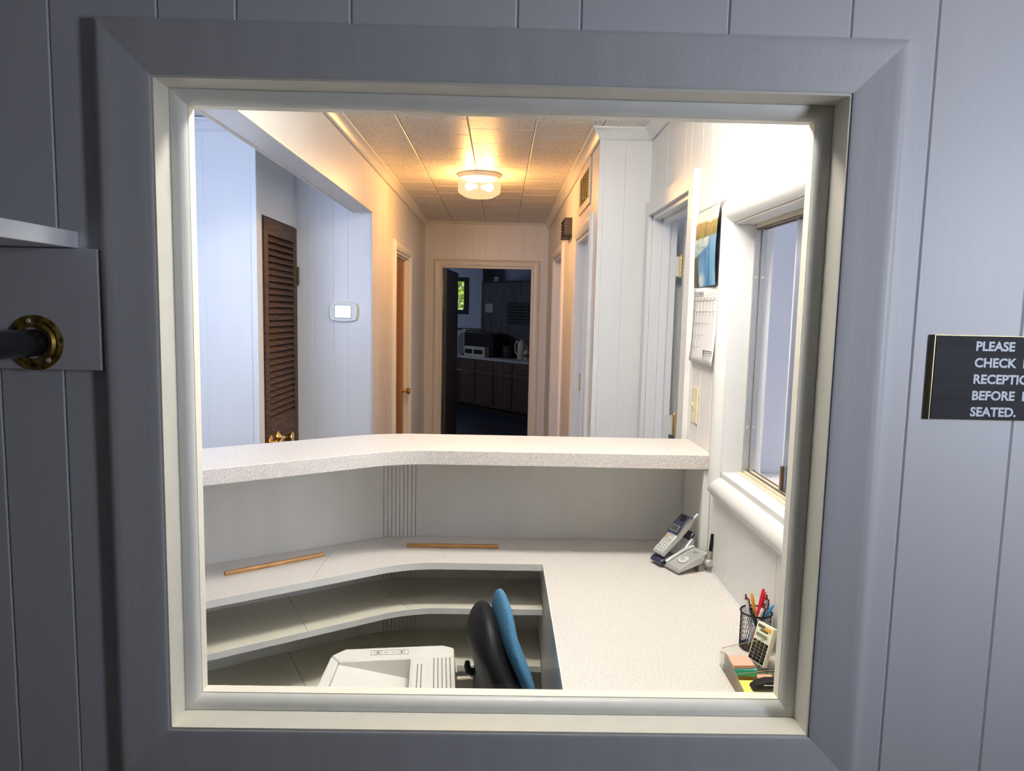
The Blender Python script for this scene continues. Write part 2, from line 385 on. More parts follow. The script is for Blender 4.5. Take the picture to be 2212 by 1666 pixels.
# reception: right wall with sliding window and door
RX = .658
SLID = (.05, .795, 1.152, 1.888)     # u measured from y=1.25
DOR = (1.27, 1.95, 0, 2.055)
wall('wall_right', (RX, 1.25), (0, 1), (-1, 0), 2.02, .11, 'white panelled right wall with sliding window and door',
     [SLID, DOR], [y-1.25 for y in (2.949, 2.662, 2.573, 2.431, 2.325, 2.2, 1.963, 1.83, 1.612, 1.45)], gd=.0022, bev=.0026)
mr = pmap((RX, 1.25), (0, 1), (-1, 0))
casing(mr, SLID, [(d*1.0, h*1.1) for d, h in ROLLP[:-2]]+[(.068, .010), (.072, .004), (.072, 0)], 'trim_2', 'rounded white casing around the sliding window', 'paint')
casing(mr, (DOR[0], DOR[1], 0, 2.055), FLATC, 'trim_3', 'flat white casing around the door beside the calendar', 'paint', legs_to=0, smooth=False)
wall('wall_jog', (.429, 3.27), (1, 0), (0, -1), 1.98, .10, 'narrow white return wall at the hall corner', [], [.114], mat='paint')
# hallway right
R1 = (.225, .875, 0, 2.035); R2 = (1.80, 2.67, 0, 2.045)
wall('wall_hall_right', (.429, 3.37), (0, 1), (-1, 0), 3.42, .10, 'right wall of the hallway with vent and two doorways',
     [(R1[0]-.1+.0, R1[1]-.1, 0, R1[3]), (R2[0]-.1, R2[1]-.1, 0, R2[3])], [.02+.03, .93, 1.12, 1.3, 1.47, 1.62, 2.85, 3.05], mat='paint')
g = G(); g.box(.429, 3.27, 0, .4295, 3.371, 2.44)
mh = pmap((.429, 3.27), (0, 1), (-1, 0))
casing(mh, R1, DOORC, 'trim_4', 'rounded white casing around the first hallway doorway', 'paint', legs_to=0)
casing(mh, R2, DOORC, 'trim_5', 'rounded white casing around the second hallway doorway', 'paint', legs_to=0)
# corner trim strips
def strip(name, label, x0, y0, z0, x1, y1, z1, mat='paint', bevel=.004):
    g = G(); g.box(x0-x0, y0-y0, z0-z0, x1-x0, y1-y0, z1-z0); o = obj(name, g, mat, bevel=bevel, segs=3); o.location = (x0, y0, z0); return tag(o, label, 'trim', kind='structure')
strip('trim_6', 'white corner strip on the hall corner', .4245, 3.2655, 0, .447, 3.2695, 2.395)
strip('trim_21', 'white corner strip on the hall side of the corner', .4245, 3.270, 0, .4285, 3.295, 2.395)
# hallway back wall
END = (.147, 1.017, 0, 2.03)
wall('wall_back', (-.725, 6.79), (1, 0), (0, -1), 1.154, .11, 'cream panelled wall at the end of the hallway', [END], [.10, .28, .45, .568, .70, .785, .92, 1.06], mat='paint')
mb = pmap((-.725, 6.79), (1, 0), (0, -1))
casing(mb, END, DOORC, 'trim_7', 'rounded cream casing around the end doorway', 'paint_cream', legs_to=0)
# hallway left wall + opening with header
DL = (3.62, 4.40, 0, 2.02); OPN = (0.0, 2.77, 0, 2.145)
wall('wall_hall_left', (-.725, 1.25), (0, 1), (1, 0), 5.54, .097, 'left wall of the hallway with a wide cased opening', [DL, OPN],
     [.5, .9, 1.3, 1.62, 1.982, 2.245, 2.354, 2.446, 2.543, 2.70, 2.95, 3.22, 3.35, 3.504, 4.55, 4.75, 4.95, 5.2], mat='paint')
ml = pmap((-.725, 1.25), (0, 1), (1, 0))
casing(ml, DL, DOORC, 'trim_8', 'rounded cream casing around the left hallway door', 'paint_cream', legs_to=0)
strip('trim_9', 'thin bead along the lower edge of the header', -.7245, 1.26, 2.143, -.7165, 4.02, 2.158, 'paint_cream')
strip('trim_10', 'thin bead on the far edge of the wide opening', -.7245, 4.005, 0, -.7205, 4.0195, 2.142)
strip('trim_22', 'thin bead along the left edge of the header', -.8285, 1.26, 2.139, -.8225, 4.0, 2.152, 'paint')
# left room
wall('wall_thermostat', (-1.14, 4.02), (1, 0), (0, -1), .318, .06, 'pale grooved wall that carries the thermostat', [], [.06, .10, .204, .284], mat='paint', z1=2.44)
wall('wall_closet', (-1.14, 3.3805), (0, 1), (1, 0), .6395, .08, 'wall around the dark louvred closet door', [(.0695, .6245, 0, 2.052)], mat='paint_grey')
wall('wall_left_room', (-2.6, 3.3), (1, 0), (0, -1), 1.46, .08, 'pale blue wall at the far left', [], [.3, .55, .8, 1.0, 1.25], mat='paint')
strip('trim_11', 'white corner strip beside the closet door', -1.139, 3.292, 0, -1.112, 3.2995, 2.38)
strip('trim_23', 'white corner strip on the closet side', -1.1395, 3.30, 0, -1.112, 3.345, 2.44, 'paint_grey', .002)
wall('wall_left_outer', (-2.6, 3.38), (0, -1), (1, 0), 2.15, .08, 'outer wall of the left room', mat='paint')
# offices on the right
wall('wall_offices_outer', (2.4, 1.25), (0, 1), (-1, 0), 5.6, .08, 'outer wall of the right-hand offices', mat='paint_blue')
wall('wall_office_partition', (.7685, 2.130), (1, 0), (0, -1), 1.63, .08, 'pale blue partition seen through the sliding window', mat='paint_blue')
wall('wall_office_partition_far', (.53, 4.75), (1, 0), (0, -1), 1.87, .08, 'partition between the hallway offices', mat='paint')
wall('wall_front_inner', (1.9, 1.25), (1, 0), (0, -1), .5, .08, 'front wall of the first office', mat='paint_blue')
# far room
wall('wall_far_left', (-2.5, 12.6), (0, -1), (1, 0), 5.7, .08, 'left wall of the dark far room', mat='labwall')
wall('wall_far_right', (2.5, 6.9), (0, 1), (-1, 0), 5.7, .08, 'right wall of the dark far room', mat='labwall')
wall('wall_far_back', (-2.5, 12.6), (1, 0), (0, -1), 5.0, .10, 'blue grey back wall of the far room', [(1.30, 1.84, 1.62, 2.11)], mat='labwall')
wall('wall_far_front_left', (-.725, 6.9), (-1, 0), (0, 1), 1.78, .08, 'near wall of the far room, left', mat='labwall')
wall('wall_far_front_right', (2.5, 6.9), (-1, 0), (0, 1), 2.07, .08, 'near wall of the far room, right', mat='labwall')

# floor and ceiling
g = G(); g.box(-2.7, -2.3, -.05, 2.6, 6.84, 0); tag(obj('floor', g, 'floor'), 'dark grey carpet floor', 'floor', kind='structure')
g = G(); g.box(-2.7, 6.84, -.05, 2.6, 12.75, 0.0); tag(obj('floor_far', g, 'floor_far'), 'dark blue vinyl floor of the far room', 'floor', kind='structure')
g = G(); g.box(-2.7, -2.3, 2.447, 2.6, 12.75, 2.50); CE = tag(obj('ceiling', g, ['ceil']), 'ceiling with square pitted fibre tiles over the hallway', 'ceiling', kind='structure')
g = G(); g.box(-.725, 1.25, 2.4465, .658, 6.79, 2.4469); obj('tile_backing', g, 'joint', CE)
colx = [-.725, -.465, -.163, .134, .430, .658]
def tile_geo(w, d):
    g = G(); e = .0032
    z0, z1 = -.006, 0
    vs = [(.001, .001, 0), (w-.001, .001, 0), (w-.001, d-.001, 0), (.001, d-.001, 0), (e+.001, e+.001, -.0045), (w-e-.001, e+.001, -.0045), (w-e-.001, d-e-.001, -.0045), (e+.001, d-e-.001, -.0045)]
    return g.add(vs, [(0, 3, 2, 1), (4, 5, 6, 7), (0, 1, 5, 4), (1, 2, 6, 5), (2, 3, 7, 6), (3, 0, 4, 7)])
cache = {}
for ci, (xa, xb) in enumerate(zip(colx, colx[1:])):
    offs = [.10, .23, .11, .24, .12][ci]; y = 1.25; ys = [1.25]; k = 1.25+offs
    while k < 6.78: ys.append(k); k += .283
    ys.append(6.79)
    for ya, yb in zip(ys, ys[1:]):
        if ci == 4 and ya >= 3.27: continue
        if ci == 4: yb = min(yb, 3.27)
        if yb-ya < .03: continue
        key = (round(xb-xa, 3), round(yb-ya, 3))
        if key not in cache:
            o = obj('ceiling_tile', tile_geo(xb-xa, yb-ya), 'tile', CE); cache[key] = o
        else:
            o = cache[key].copy(); C.objects.link(o); o.parent = CE
        o.location = (xa, ya, 2.4464)
# crown mouldings
def crown(name, label, a, b, n, mat='paint_cream', s=1.0, miter=(0, 0)):
    """cove from a to b (xy on wall face), n = direction into room; miter extends ends (in per-unit outward)"""
    prof = [(0, 0), (0, -.045), (.004, -.05), (.010, -.046), (.014, -.038), (.022, -.022), (.034, -.010), (.040, -.007), (.042, -.002), (.042, 0)]
    A = Vector((*a, 2.4415)); B = Vector((*b, 2.4415)); n = Vector((*n, 0)); d = (B-A).normalized(); g = G()
    P = [A+n*p*s+Vector((0, 0, q*s))+d*(-miter[0]*p*s) for p, q in prof]; Q = [B+n*p*s+Vector((0, 0, q*s))+d*(miter[1]*p*s) for p, q in prof]
    k = len(prof); g.add([p-A for p in P+Q], [tuple(range(k)), tuple(range(k, 2*k))]+[(i, (i+1) % k, k+(i+1) % k, k+i) for i in range(k)])
    o = obj(name, g, mat, smooth=True); o.location = A; return tag(o, label, 'trim', kind='structure')
crown('trim_12', 'cove moulding along the left side of the hallway ceiling', (-.7245, 1.26), (-.7245, 6.785), (1, 0), miter=(0, -1))
crown('trim_13', 'cove moulding along the right side of the hallway ceiling', (.4285, 3.2695), (.4285, 6.785), (-1, 0), miter=(1, -1))
crown('trim_14', 'white cove moulding over the hall corner', (.4285, 3.2695), (.6575, 3.2695), (0, -1), 'paint', miter=(1, -1))
crown('trim_15', 'white cove moulding along the right reception wall', (.6575, 1.26), (.6575, 3.2695), (-1, 0), 'paint', miter=(0, -1))
crown('trim_16', 'thin cove moulding over the end doorway wall', (-.7245, 6.7895), (.4285, 6.7895), (0, -1), s=.5, miter=(-1, -1))
crown('trim_17', 'white cove moulding at the top of the far left wall', (-2.59, 3.2995), (-1.112, 3.2995), (0, -1), 'paint', miter=(0, 0))

# ------------------------------------------------------------------ sliding window in the right wall
w2 = thing('window_2', 'sliding glass window in the right reception wall', 'window', (RX, 1.30, 1.152), kind='structure')
def rel(g, o): g.v = [tuple(Vector(v)-Vector(o)) for v in g.v]; return g
o2 = (RX, 1.30, 1.152)
y0, y1, z0, z1 = 1.30, 2.045, 1.152, 1.888
for nm, bx in (('jamb_board', (RX-.004, y1-.004, z0, .7675, y1-.0005, z1)), ('jamb_board', (RX-.004, y0+.0005, z0, .7675, y0+.004, z1)),
               ('head_board', (RX-.004, y0, z1-.004, .7675, y1, z1-.0005)), ('sill_board', (RX-.004, y0, z0+.0005, .7675, y1, z0+.016))):
    g = G(); g.box(*bx); obj(nm, rel(g, o2), 'paint', w2)
for x in (.712, .732):
    for nm, bx in (('track_side', (x, y1-.012, z0+.0187, x+.014, y1-.0045, z1-.0045)), ('track_head', (x, y0+.004, z1-.016, x+.014, y1-.0125, z1-.0045)), ('track_sill', (x+.002, y0+.0045, z0+.0187, x+.011, y1-.0125, z0+.024)),
                   ('track_groove', (x+.0112, y0+.0045, z0+.0187, x+.0150, y1-.0125, z0+.0265)), ('track_groove', (x+.003, y0+.0045, z1-.020, x+.012, y1-.0125, z1-.0162))):
        g = G(); g.box(*bx); obj(nm, rel(g, o2), {'track_side': 'alu', 'track_groove': 'bronze'}.get(nm, 'vent'), w2)
    for zz in (1.305, 1.735):
        g = G(); g.lathe([(.0028, 0), (.0028, .0015), (.001, .002)], 10, Matrix.Translation((x+.007, y1-.012, zz)) @ Matrix.Rotation(PI/2, 4, 'X')); obj('screw', rel(g, o2), 'steel', w2)
g = G(); g.box(.700, y0+.004, z0+.016, .752, y1-.004, z0+.0185); obj('track_base', rel(g, o2), 'vent', w2)
g = G(); g.box(.736, y0+.01, z0+.024, .741, 1.803, z1-.015); gp = obj('glass_pane', rel(g, o2), 'smoked', w2)
g = G(); g.box(.7345, 1.7995, z0+.024, .7425, 1.8035, z1-.015); obj('glass_edge', rel(g, o2), 'white', w2)
g = G(); g.box(.726, 1.786, z0+.028, .7345, 1.797, z0+.092); g.box(.7345, 1.797, z0+.028, .737, 1.8015, z0+.092); obj('finger_pull', rel(g, o2), 'bronze', w2, bevel=.001)
# ledge in next office
g = G(); g.box(0, 0, 0, .55, .825, .025); ld = obj('office_ledge', g, 'lam', bevel=.003); ld.location = (.769, 1.30, 1.125)
tag(ld, 'beige laminate ledge behind the sliding window', 'shelf', kind='structure')

# ------------------------------------------------------------------ door beside the calendar
d1 = thing('door_1', 'white door standing open into the side office', 'door', (RX, 3.2, 0), kind='structure')
o3 = (RX, 3.2, 0); ya, yb = 2.52, 3.20
for bx in ((RX, yb-.018, 0, .768, yb-.0005, 2.054), (RX, ya+.0005, 0, .768, ya+.018, 2.054)):
    g = G(); g.box(*bx); obj('jamb_board', rel(g, o3), 'paint', d1)
g = G(); g.box(RX, ya, 2.037, .768, yb, 2.0545); obj('head_jamb', rel(g, o3), 'paint', d1)
for bx in ((.700, yb-.030, 0, .735, yb-.018, 2.037), (.700, ya+.018, 0, .735, ya+.030, 2.037), (.700, ya+.018, 2.025, .735, yb-.018, 2.037)):
    g = G(); g.box(*bx); obj('door_stop', rel(g, o3), 'paint', d1, bevel=.002)
g = G(); g.box(.795, 3.145, .012, 1.455, 3.182, 2.03); obj('door_leaf', rel(g, o3), 'paint', d1, bevel=.002)
def hinge(parent, origin, z, wx=.737):
    r = rel
    g = G(); poly = [(wx+.046, z-.044), (wx+.046, z+.044), (wx+.012, z+.044), (wx+.004, z+.040), (wx, z+.032), (wx, z-.032), (wx+.004, z-.040), (wx+.012, z-.044)]
    g.prism(poly, 3.1795, 3.1818, lambda a, b, h: Vector((a, h, b)))
    for dx, dz in ((.018, .030), (.018, -.030), (.010, 0)):
        g.lathe([(.004, 0), (.004, .0012), (.002, .0016)], 8, Matrix.Translation((wx+dx, 3.1797, z+dz)) @ Matrix.Rotation(PI/2, 4, 'X'))
    h = obj('hinge', r(g, origin), 'steel', parent)
    g = G()
    for k in range(5):
        za = z-.044+k*.0176; g.lathe([(.0062, za+.0008), (.0062, za+.0168)], 12, Matrix.Translation((wx+.051, 3.173, 0)))
    g.lathe([(.0045, z-.05), (.007, z-.047), (.007, z-.044)], 10, Matrix.Translation((wx+.051, 3.173, 0))); g.lathe([(.007, z+.044), (.007, z+.048), (.003, z+.056)], 10, Matrix.Translation((wx+.051, 3.173, 0)))
    obj('hinge_knuckle', r(g, origin), 'brass', h, True)
hinge(d1, o3, 1.836); hinge(d1, o3, 1.128)

# ------------------------------------------------------------------ hallway door jambs
def jambset(name, label, x0, x1, ya, yb, zt, mat, leaf=None, leafmat=None, stopmat=None):
    t = thing(name, label, 'door', (x0, ya, 0), kind='structure'); o = (x0, ya, 0)
    for bx in ((x0, ya+.0005, 0, x1, ya+.016, zt-.0005), (x0, yb-.016, 0, x1, yb-.0005, zt-.0005)):
        g = G(); g.box(*bx); obj('jamb_board', rel(g, o), mat, t)
    g = G(); g.box(x0, ya+.016, zt-.016, x1, yb-.016, zt-.0005); obj('head_jamb', rel(g, o), mat, t)
    xm = (x0+x1)/2
    for bx in ((xm-.012, yb-.027, 0, xm+.02, yb-.016, zt-.016), (xm-.012, ya+.016, 0, xm+.02, ya+.027, zt-.016), (xm-.012, ya+.016, zt-.027, xm+.02, yb-.016, zt-.016)):
        g = G(); g.box(*bx); obj('door_stop', rel(g, o), mat, t)
    if leaf:
        g = G(); g.box(*leaf); obj('door_leaf', rel(g, o), leafmat, t, bevel=.002)
    return t
dr1 = jambset('door_2', 'first open doorway on the right of the hallway', .4295, .5285, 3.495, 4.145, 2.035, 'paint')
g = G(); g.box(.4605, 4.1255, 1.17, .480, 4.1288, 1.27); obj('strike_plate', rel(g, (.4295, 3.495, 0)), 'brass', dr1, label='brass hinge leaf on the jamb')
dr2 = jambset('door_3', 'second open doorway on the right of the hallway', .4295, .5285, 5.07, 5.94, 2.045, 'paint')
dl = jambset('door_4', 'amber wooden door in the left hallway wall', -.8215, -.7255, 4.87, 5.65, 2.02, 'paint_cream', (-.80, 4.888, .01, -.765, 5.632, 2.0), 'doorwood')
g = G(); T = Matrix.Translation((-.765, 5.572, .98)) @ Matrix.Rotation(PI/2, 4, 'Y')
g.lathe([(.03, 0), (.03, .004), (.012, .008), (.011, .03), (.024, .04), (.027, .05), (.02, .06), (.004, .063)], 16, T); obj('door_knob', rel(g, (-.8215, 4.87, 0)), 'brass', dl, True)
de = jambset('door_5', 'dark door standing open into the far room', -.5775, .2915, 6.79, 6.899, 2.03, 'paint_cream')
for c in list(de.children): bpy.data.objects.remove(c)
og = (-.5775, 6.79, 0)
for bx in ((-.5775, 6.79, 0, -.562, 6.899, 2.0295), (.276, 6.79, 0, .2915, 6.899, 2.0295)):
    g = G(); g.box(*bx); obj('jamb_board', rel(g, og), 'paint_cream', de)
g = G(); g.box(-.562, 6.79, 2.014, .276, 6.899, 2.0295); obj('head_jamb', rel(g, og), 'paint_cream', de)
T = Matrix.Translation((-.5605, 6.9005, 0)) @ Matrix.Rotation(rad(86), 4, 'Z')
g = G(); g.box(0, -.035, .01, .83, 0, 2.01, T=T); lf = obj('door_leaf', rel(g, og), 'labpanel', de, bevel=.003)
T2 = T @ Matrix.Translation((.76, -.036, .98)) @ Matrix.Rotation(PI/2, 4, 'X')
g = G(); g.lathe([(.03, 0), (.012, .008), (.011, .03), (.026, .042), (.02, .06), (.004, .063)], 14, T2); obj('door_knob', rel(g, og), 'labmetal', de, True)

# ------------------------------------------------------------------ louvred closet door
cl = thing('louvre_door', 'dark stained louvred closet door with two brass knobs', 'door', (-1.14, 3.455, 0))
oc = (-1.14, 3.455, 0); A0, A1 = 3.455, 4.0; xf = -1.132; xb = -1.165
def cb(nm, y0, z0, y1, z1, x0=xb, x1=xf, mat='louvre', bevel=.002): g = G(); g.box(x0, y0, z0, x1, y1, z1); return obj(nm, rel(g, oc), mat, cl, bevel=bevel)
cb('door_stile', A0, .012, A0+.06, 2.045); cb('door_stile', A1-.06, .012, A1, 2.045)
cb('door_rail', A0+.06, 1.968, A1-.06, 2.045); cb('door_rail', A0+.06, .90, A1-.06, 1.045); cb('door_rail', A0+.06, .012, A1-.06, .18)
for (za, zb) in ((.18, .90), (1.045, 1.968)):
    nsl = round((zb-za)/.0318)
    sl = None
    for k in range(nsl):
        zc = za+(k+.5)*(zb-za)/nsl
        if sl is None:
            g = G(); T = Matrix.Rotation(rad(46), 4, 'Y'); g.box(-.0215, 0, -.003, .0215, A1-A0-.12, .003, T=T); sl = obj('slat', g, 'louvre', cl)
        else: s2 = sl.copy(); C.objects.link(s2); s2.parent = cl; sl = s2
        sl.location = ((xf+xb)/2-oc[0]+.001, .06, zc)
for z in (1.79, .25):
    g = G(); g.box(-1.139, 4.0005, z-.045, -1.1285, 4.0135, z+.045); g.lathe([(.006, z-.05), (.006, z+.05)], 10, Matrix.Translation((-1.127, 4.004, 0))); obj('hinge', rel(g, oc), 'bronze', cl)
def knob(name, y, z, parent, off):
    g = G(); T = Matrix.Translation((xf, y, z)) @ Matrix.Rotation(PI/2, 4, 'Y')
    g.lathe([(.031, 0), (.032, .003), (.026, .007), (.012, .012), (.0115, .028), (.017, .034), (.026, .052), (.0275, .058), (.024, .061), (.010, .057), (.001, .057)], 24, T); return obj(name, rel(g, off), 'brass', parent, True)
knob('door_knob', A0+.052, .952, cl, oc)
g = G(); g.lathe([(.030, 0), (.031, .003), (.020, .010), (.012, .02), (.011, .045), (.017, .052), (.027, .07), (.029, .076), (.025, .079), (.010, .075), (.001, .075)], 24, Matrix.Translation((xf, A0+.165, .955)) @ Matrix.Rotation(PI/2, 4, 'Y'))
obj('door_knob', rel(g, oc), 'brass', cl, True)
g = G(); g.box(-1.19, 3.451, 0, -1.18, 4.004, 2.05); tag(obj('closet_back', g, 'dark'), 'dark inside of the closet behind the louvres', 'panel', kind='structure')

# ================================================================== RECEPTION COUNTER
ZD = .845; XL = -1.75
def line_y(px, py, m, x): return py+(x-px)*m
def curve(yr, qx, qy, m, R, xr=.6575, n=16):      # from right to left, point list
    cx = qx+(yr-qy)/m
    return fillet((xr, yr), (cx, yr), (XL, line_y(qx, qy, m, XL)), R, n)
backp = curve(2.40, -.878, 2.092, .60, .40)
backp2 = curve(2.425, -.892, 2.113, .60, .42)
deskf = curve(2.145, -.770, 1.827, .64, .34, xr=.148)
shb = curve(2.428, -.884, 2.104, .665, .40)
shf = curve(2.142, -.769, 1.829, .665, .34)
ctr = thing('counter_base', 'white curved counter base with open shelves under the desk', 'counter', (0, 2.4, 0), group=None, kind='structure')
oc2 = (0, 2.4, 0)
# curved back panel: straight panels plus narrow kerf strips at the bend
def seg_panel(pf, pb, ia, ib, z0, z1, gap=.0008):
    a = [Vector(p) for p in pf[ia:ib+1]]; b = [Vector(p) for p in pb[ia:ib+1]]
    d = (a[-1]-a[0]).normalized()*gap
    a[0] = a[0]+d; b[0] = b[0]+d; a[-1] = a[-1]-d; b[-1] = b[-1]-d
    g = G(); slab(g, [tuple(p) for p in a]+[tuple(p) for p in b[::-1]], z0, z1); return g
n = len(backp)
segs = [(0, 3)] + [(i, i+1) for i in range(3, 11)] + [(11, n-1)]
for ia, ib in segs: obj('panel_strip' if ib-ia == 1 else 'back_panel', rel(seg_panel(backp, backp2, ia, ib, 0.0, 1.150), oc2), 'paint_grey', ctr)
g = G(); slab(g, [(a+.0, b+.0) for a, b in backp2]+[(a, b+.012) for a, b in backp2[::-1]], 0, 1.150); obj('core_board', rel(g, oc2), 'joint', ctr)
# side panel strip at the right end beneath the shelf and the gable under the desk return
g = G(); g.box(.640, 2.165, ZD+.001, .6535, 2.399, 1.150); obj('end_panel', rel(g, oc2), 'paint_grey', ctr)
g = G(); g.box(.6345, 2.150, ZD+.001, .657, 2.165, 1.150); obj('corner_post', rel(g, oc2), 'paint', ctr, bevel=.002)
g = G(); g.box(.150, 1.262, .46, .168, 2.399, ZD-.021); obj('gable_panel', rel(g, oc2), 'paint_grey', ctr)
g = G(); g.box(XL-.02, 1.30, 0, XL-.001, 2.2, 1.15)
# two shelves of three boards each, seams radiating at the bend
def cut_shelf(z, fr, bk, seams, nm, z0, mat='paint_shelf'):
    """seams: list of ((xf,yf),(xb,yb)) ordered right to left; polygons split"""
    def split(poly_f, poly_b, sf, sb): pass
    def idx(path, x):
        for i in range(len(path)-1):
            if path[i][0] >= x >= path[i+1][0]:
                t = (path[i][0]-x)/(path[i][0]-path[i+1][0]); return i, (x, path[i][1]+(path[i+1][1]-path[i][1])*t)
    bounds_f = [(0, fr[0])]+[idx(fr, s[0]) for s in seams]+[(len(fr)-2, fr[-1])]
    bounds_b = [(0, bk[0])]+[idx(bk, s[1]) for s in seams]+[(len(bk)-2, bk[-1])]
    for k in range(len(bounds_f)-1):
        (fi, fp), (fj, fq) = bounds_f[k], bounds_f[k+1]; (bi, bp_), (bj, bq) = bounds_b[k], bounds_b[k+1]
        fpts = [fp]+[fr[i] for i in range(fi+1, fj+1)]+[fq]; bpts = [bp_]+[bk[i] for i in range(bi+1, bj+1)]+[bq]
        e = .0006
        fpts[0] = (fpts[0][0]-(e if k else 0), fpts[0][1]); fpts[-1] = (fpts[-1][0]+e, fpts[-1][1]); bpts[0] = (bpts[0][0]-(e if k else 0), bpts[0][1]); bpts[-1] = (bpts[-1][0]+e, bpts[-1][1])
        pts = []
        for p in fpts+bpts[::-1]:
            if not pts or (Vector(p)-Vector(pts[-1])).length > 1e-4: pts.append(p)
        g = G(); slab(g, pts, z0, z); yield g
bk1 = curve(2.3985, -.878, 2.0905, .60, .40, xr=.1485)
fr1 = curve(2.150, -.772, 1.826, .64, .34, xr=.1485)
for zt in (.697, .510):
    for g in cut_shelf(zt, fr1, bk1, [(-.268, -.405), (-.538, -.665)], 'shelf_board', zt-.018): obj('shelf_board', rel(g, oc2), 'paint_shelf', ctr, bevel=.001)
for g in cut_shelf(.10, fr1, bk1, [], 'shelf_board', .08): obj('shelf_board', rel(g, oc2), 'paint_shelf', ctr)
# nosing on the shelves
for zt in (.697, .510):
    g = G(); slab(g, [(a, b-.004) for a, b in fr1]+[(a, b-.0004) for a, b in fr1[::-1]], zt-.0185, zt+.0002); obj('shelf_nosing', rel(g, oc2), 'paint', ctr, label='white front edge of the shelf')
# worktop
wt = thing('worktop', 'beige speckled laminate L-shaped desktop', 'desk', (0, 2.1, ZD), kind='structure')
ow = (0, 2.1, ZD)
bkd = curve(2.3985, -.878, 2.0905, .60, .40)
main = []
polyR = [(.6575, 1.252), (.148, 1.252), (.148, 2.145)]
pieces = list(cut_shelf(ZD, deskf, bkd[:], [(-.530, -.527)], 'x', ZD-.018))
g = G()
def idxp(path, x):
    for i in range(len(path)-1):
        if path[i][0] >= x >= path[i+1][0]:
            t = (path[i][0]-x)/(path[i][0]-path[i+1][0]); return i, (x, path[i][1]+(path[i+1][1]-path[i][1])*t)
i, fp = idxp(deskf, -.530); j, bpnt = idxp(bkd, -.5275)
polyA = polyR+[p for p in deskf[1:i+1]]+[fp]+[bpnt]+[p for p in bkd[1:j+1]][::-1]+[(.6575, 2.3985)]
slab(g, polyA, ZD-.018, ZD); obj('desk_board', rel(g, ow), 'lam', wt)
g = G(); polyB = [(fp[0]-.0012, fp[1])]+[p for p in deskf[i+1:]]+[bkd[-1]]+[p for p in bkd[j+1:-1]][::-1]+[(bpnt[0]-.0012, bpnt[1])]
slab(g, polyB, ZD-.018, ZD); obj('desk_board', rel(g, ow), 'lam', wt)
g = G(); pf = deskf
slab(g, [(a, b-.004) for a, b in pf]+[(a, b-.0003) for a, b in pf[::-1]], ZD-.021, ZD+.0004); obj('edge_strip', rel(g, ow), 'paint', wt, label='white painted front edge')
g = G(); g.box(.144, 1.262, ZD-.021, .1478, 2.141, ZD+.0004); obj('edge_strip', rel(g, ow), 'paint', wt, label='white painted side edge')
# caulk along right wall
g = G(); g.box(.6545, 1.262, ZD+.0002, .6575, 2.149, ZD+.003); obj('sealant_line', rel(g, ow), 'white', wt)
# raised counter top
g = G(); slab(g, shf+shb[::-1], 1.153, 1.198); ct = obj('counter_top', rel(g, (0, 2.3, 1.153)), 'lam', bevel=.002); ct.location = (0, 2.3, 1.153)
tag(ct, 'thick curved laminate top of the raised counter', 'counter', kind='structure')

# ================================================================== HALL FITTINGS
fx = thing('tube_fixture', 'white wraparound tube light on the ceiling above the reception desk', 'lamp', (.16, 1.68, 2.4400))
g = G(); g.box(-.30, -.10, -.018, .30, .10, -.0005); obj('housing', g, 'paint', fx)
M['wrap'] = principled('lit_wrap_lens', (.9, .9, .9), .5, emit=(1.0, .945, .86), es=74)
g = G(); g.prism([(-.09, -.0185), (.09, -.0185), (.075, -.060), (-.075, -.060)], -.29, .29, lambda a, b, h: Vector((h, a, b))); obj('wrap_lens', g, 'wrap', fx)
lt = thing('ceiling_light', 'round frosted glass ceiling light glowing warm in the hallway', 'lamp', (-.149, 4.44, 2.4415))
g = G(); g.lathe([(.132, 0), (.134, -.006), (.130, -.012), (.124, -.026), (.118, -.028)], 40); obj('canopy', g, 'paint_cream', lt, True)
mg, ng, bg = nt('glowing_frosted_glass'); N, L = ng.nodes, ng.links; N.clear()
out = N.new('ShaderNodeOutputMaterial'); tr = N.new('ShaderNodeBsdfTransparent'); em = N.new('ShaderNodeEmission'); mx = N.new('ShaderNodeMixShader')
tr.inputs[0].default_value = (1, .92, .78, 1); em.inputs[0].default_value = (1.0, .72, .38, 1); em.inputs[1].default_value = 1.25; mx.inputs[0].default_value = .62
L.new(tr.outputs[0], mx.inputs[1]); L.new(em.outputs[0], mx.inputs[2]); L.new(mx.outputs[0], out.inputs[0]); M['glow'] = mg
M['bulb'] = principled('lit_bulb', (1, 1, 1), .5, emit=(1, .80, .50), es=7)
g = G(); g.lathe([(.110, -.0285), (.124, -.030), (.129, -.036), (.1295, -.100), (.124, -.112), (.085, -.134), (.02, -.139), (.0005, -.139)], 40, cap=False); obj('glass_shade', g, 'glow', lt, True)
for sx in (-1, 1):
    g = G(); T = Matrix.Translation((sx*.030, sx*.012, -.072)) @ Matrix.Rotation(sx*PI/2, 4, 'Y')
    g.lathe([(.004, -.02), (.012, -.018), (.013, 0), (.022, .018), (.026, .032), (.022, .046), (.010, .055), (.001, .057)], 16, T); obj('bulb', g, 'bulb', lt, True)
    pl = bpy.data.lights.new('bulb_light', 'POINT'); pl.energy = 37.0; pl.color = (1, .51, .17); pl.shadow_soft_size = .035
    po = bpy.data.objects.new('bulb_light', pl); C.objects.link(po); po.location = (-.149+sx*.05, 4.44+sx*.02, 2.3415-.005)

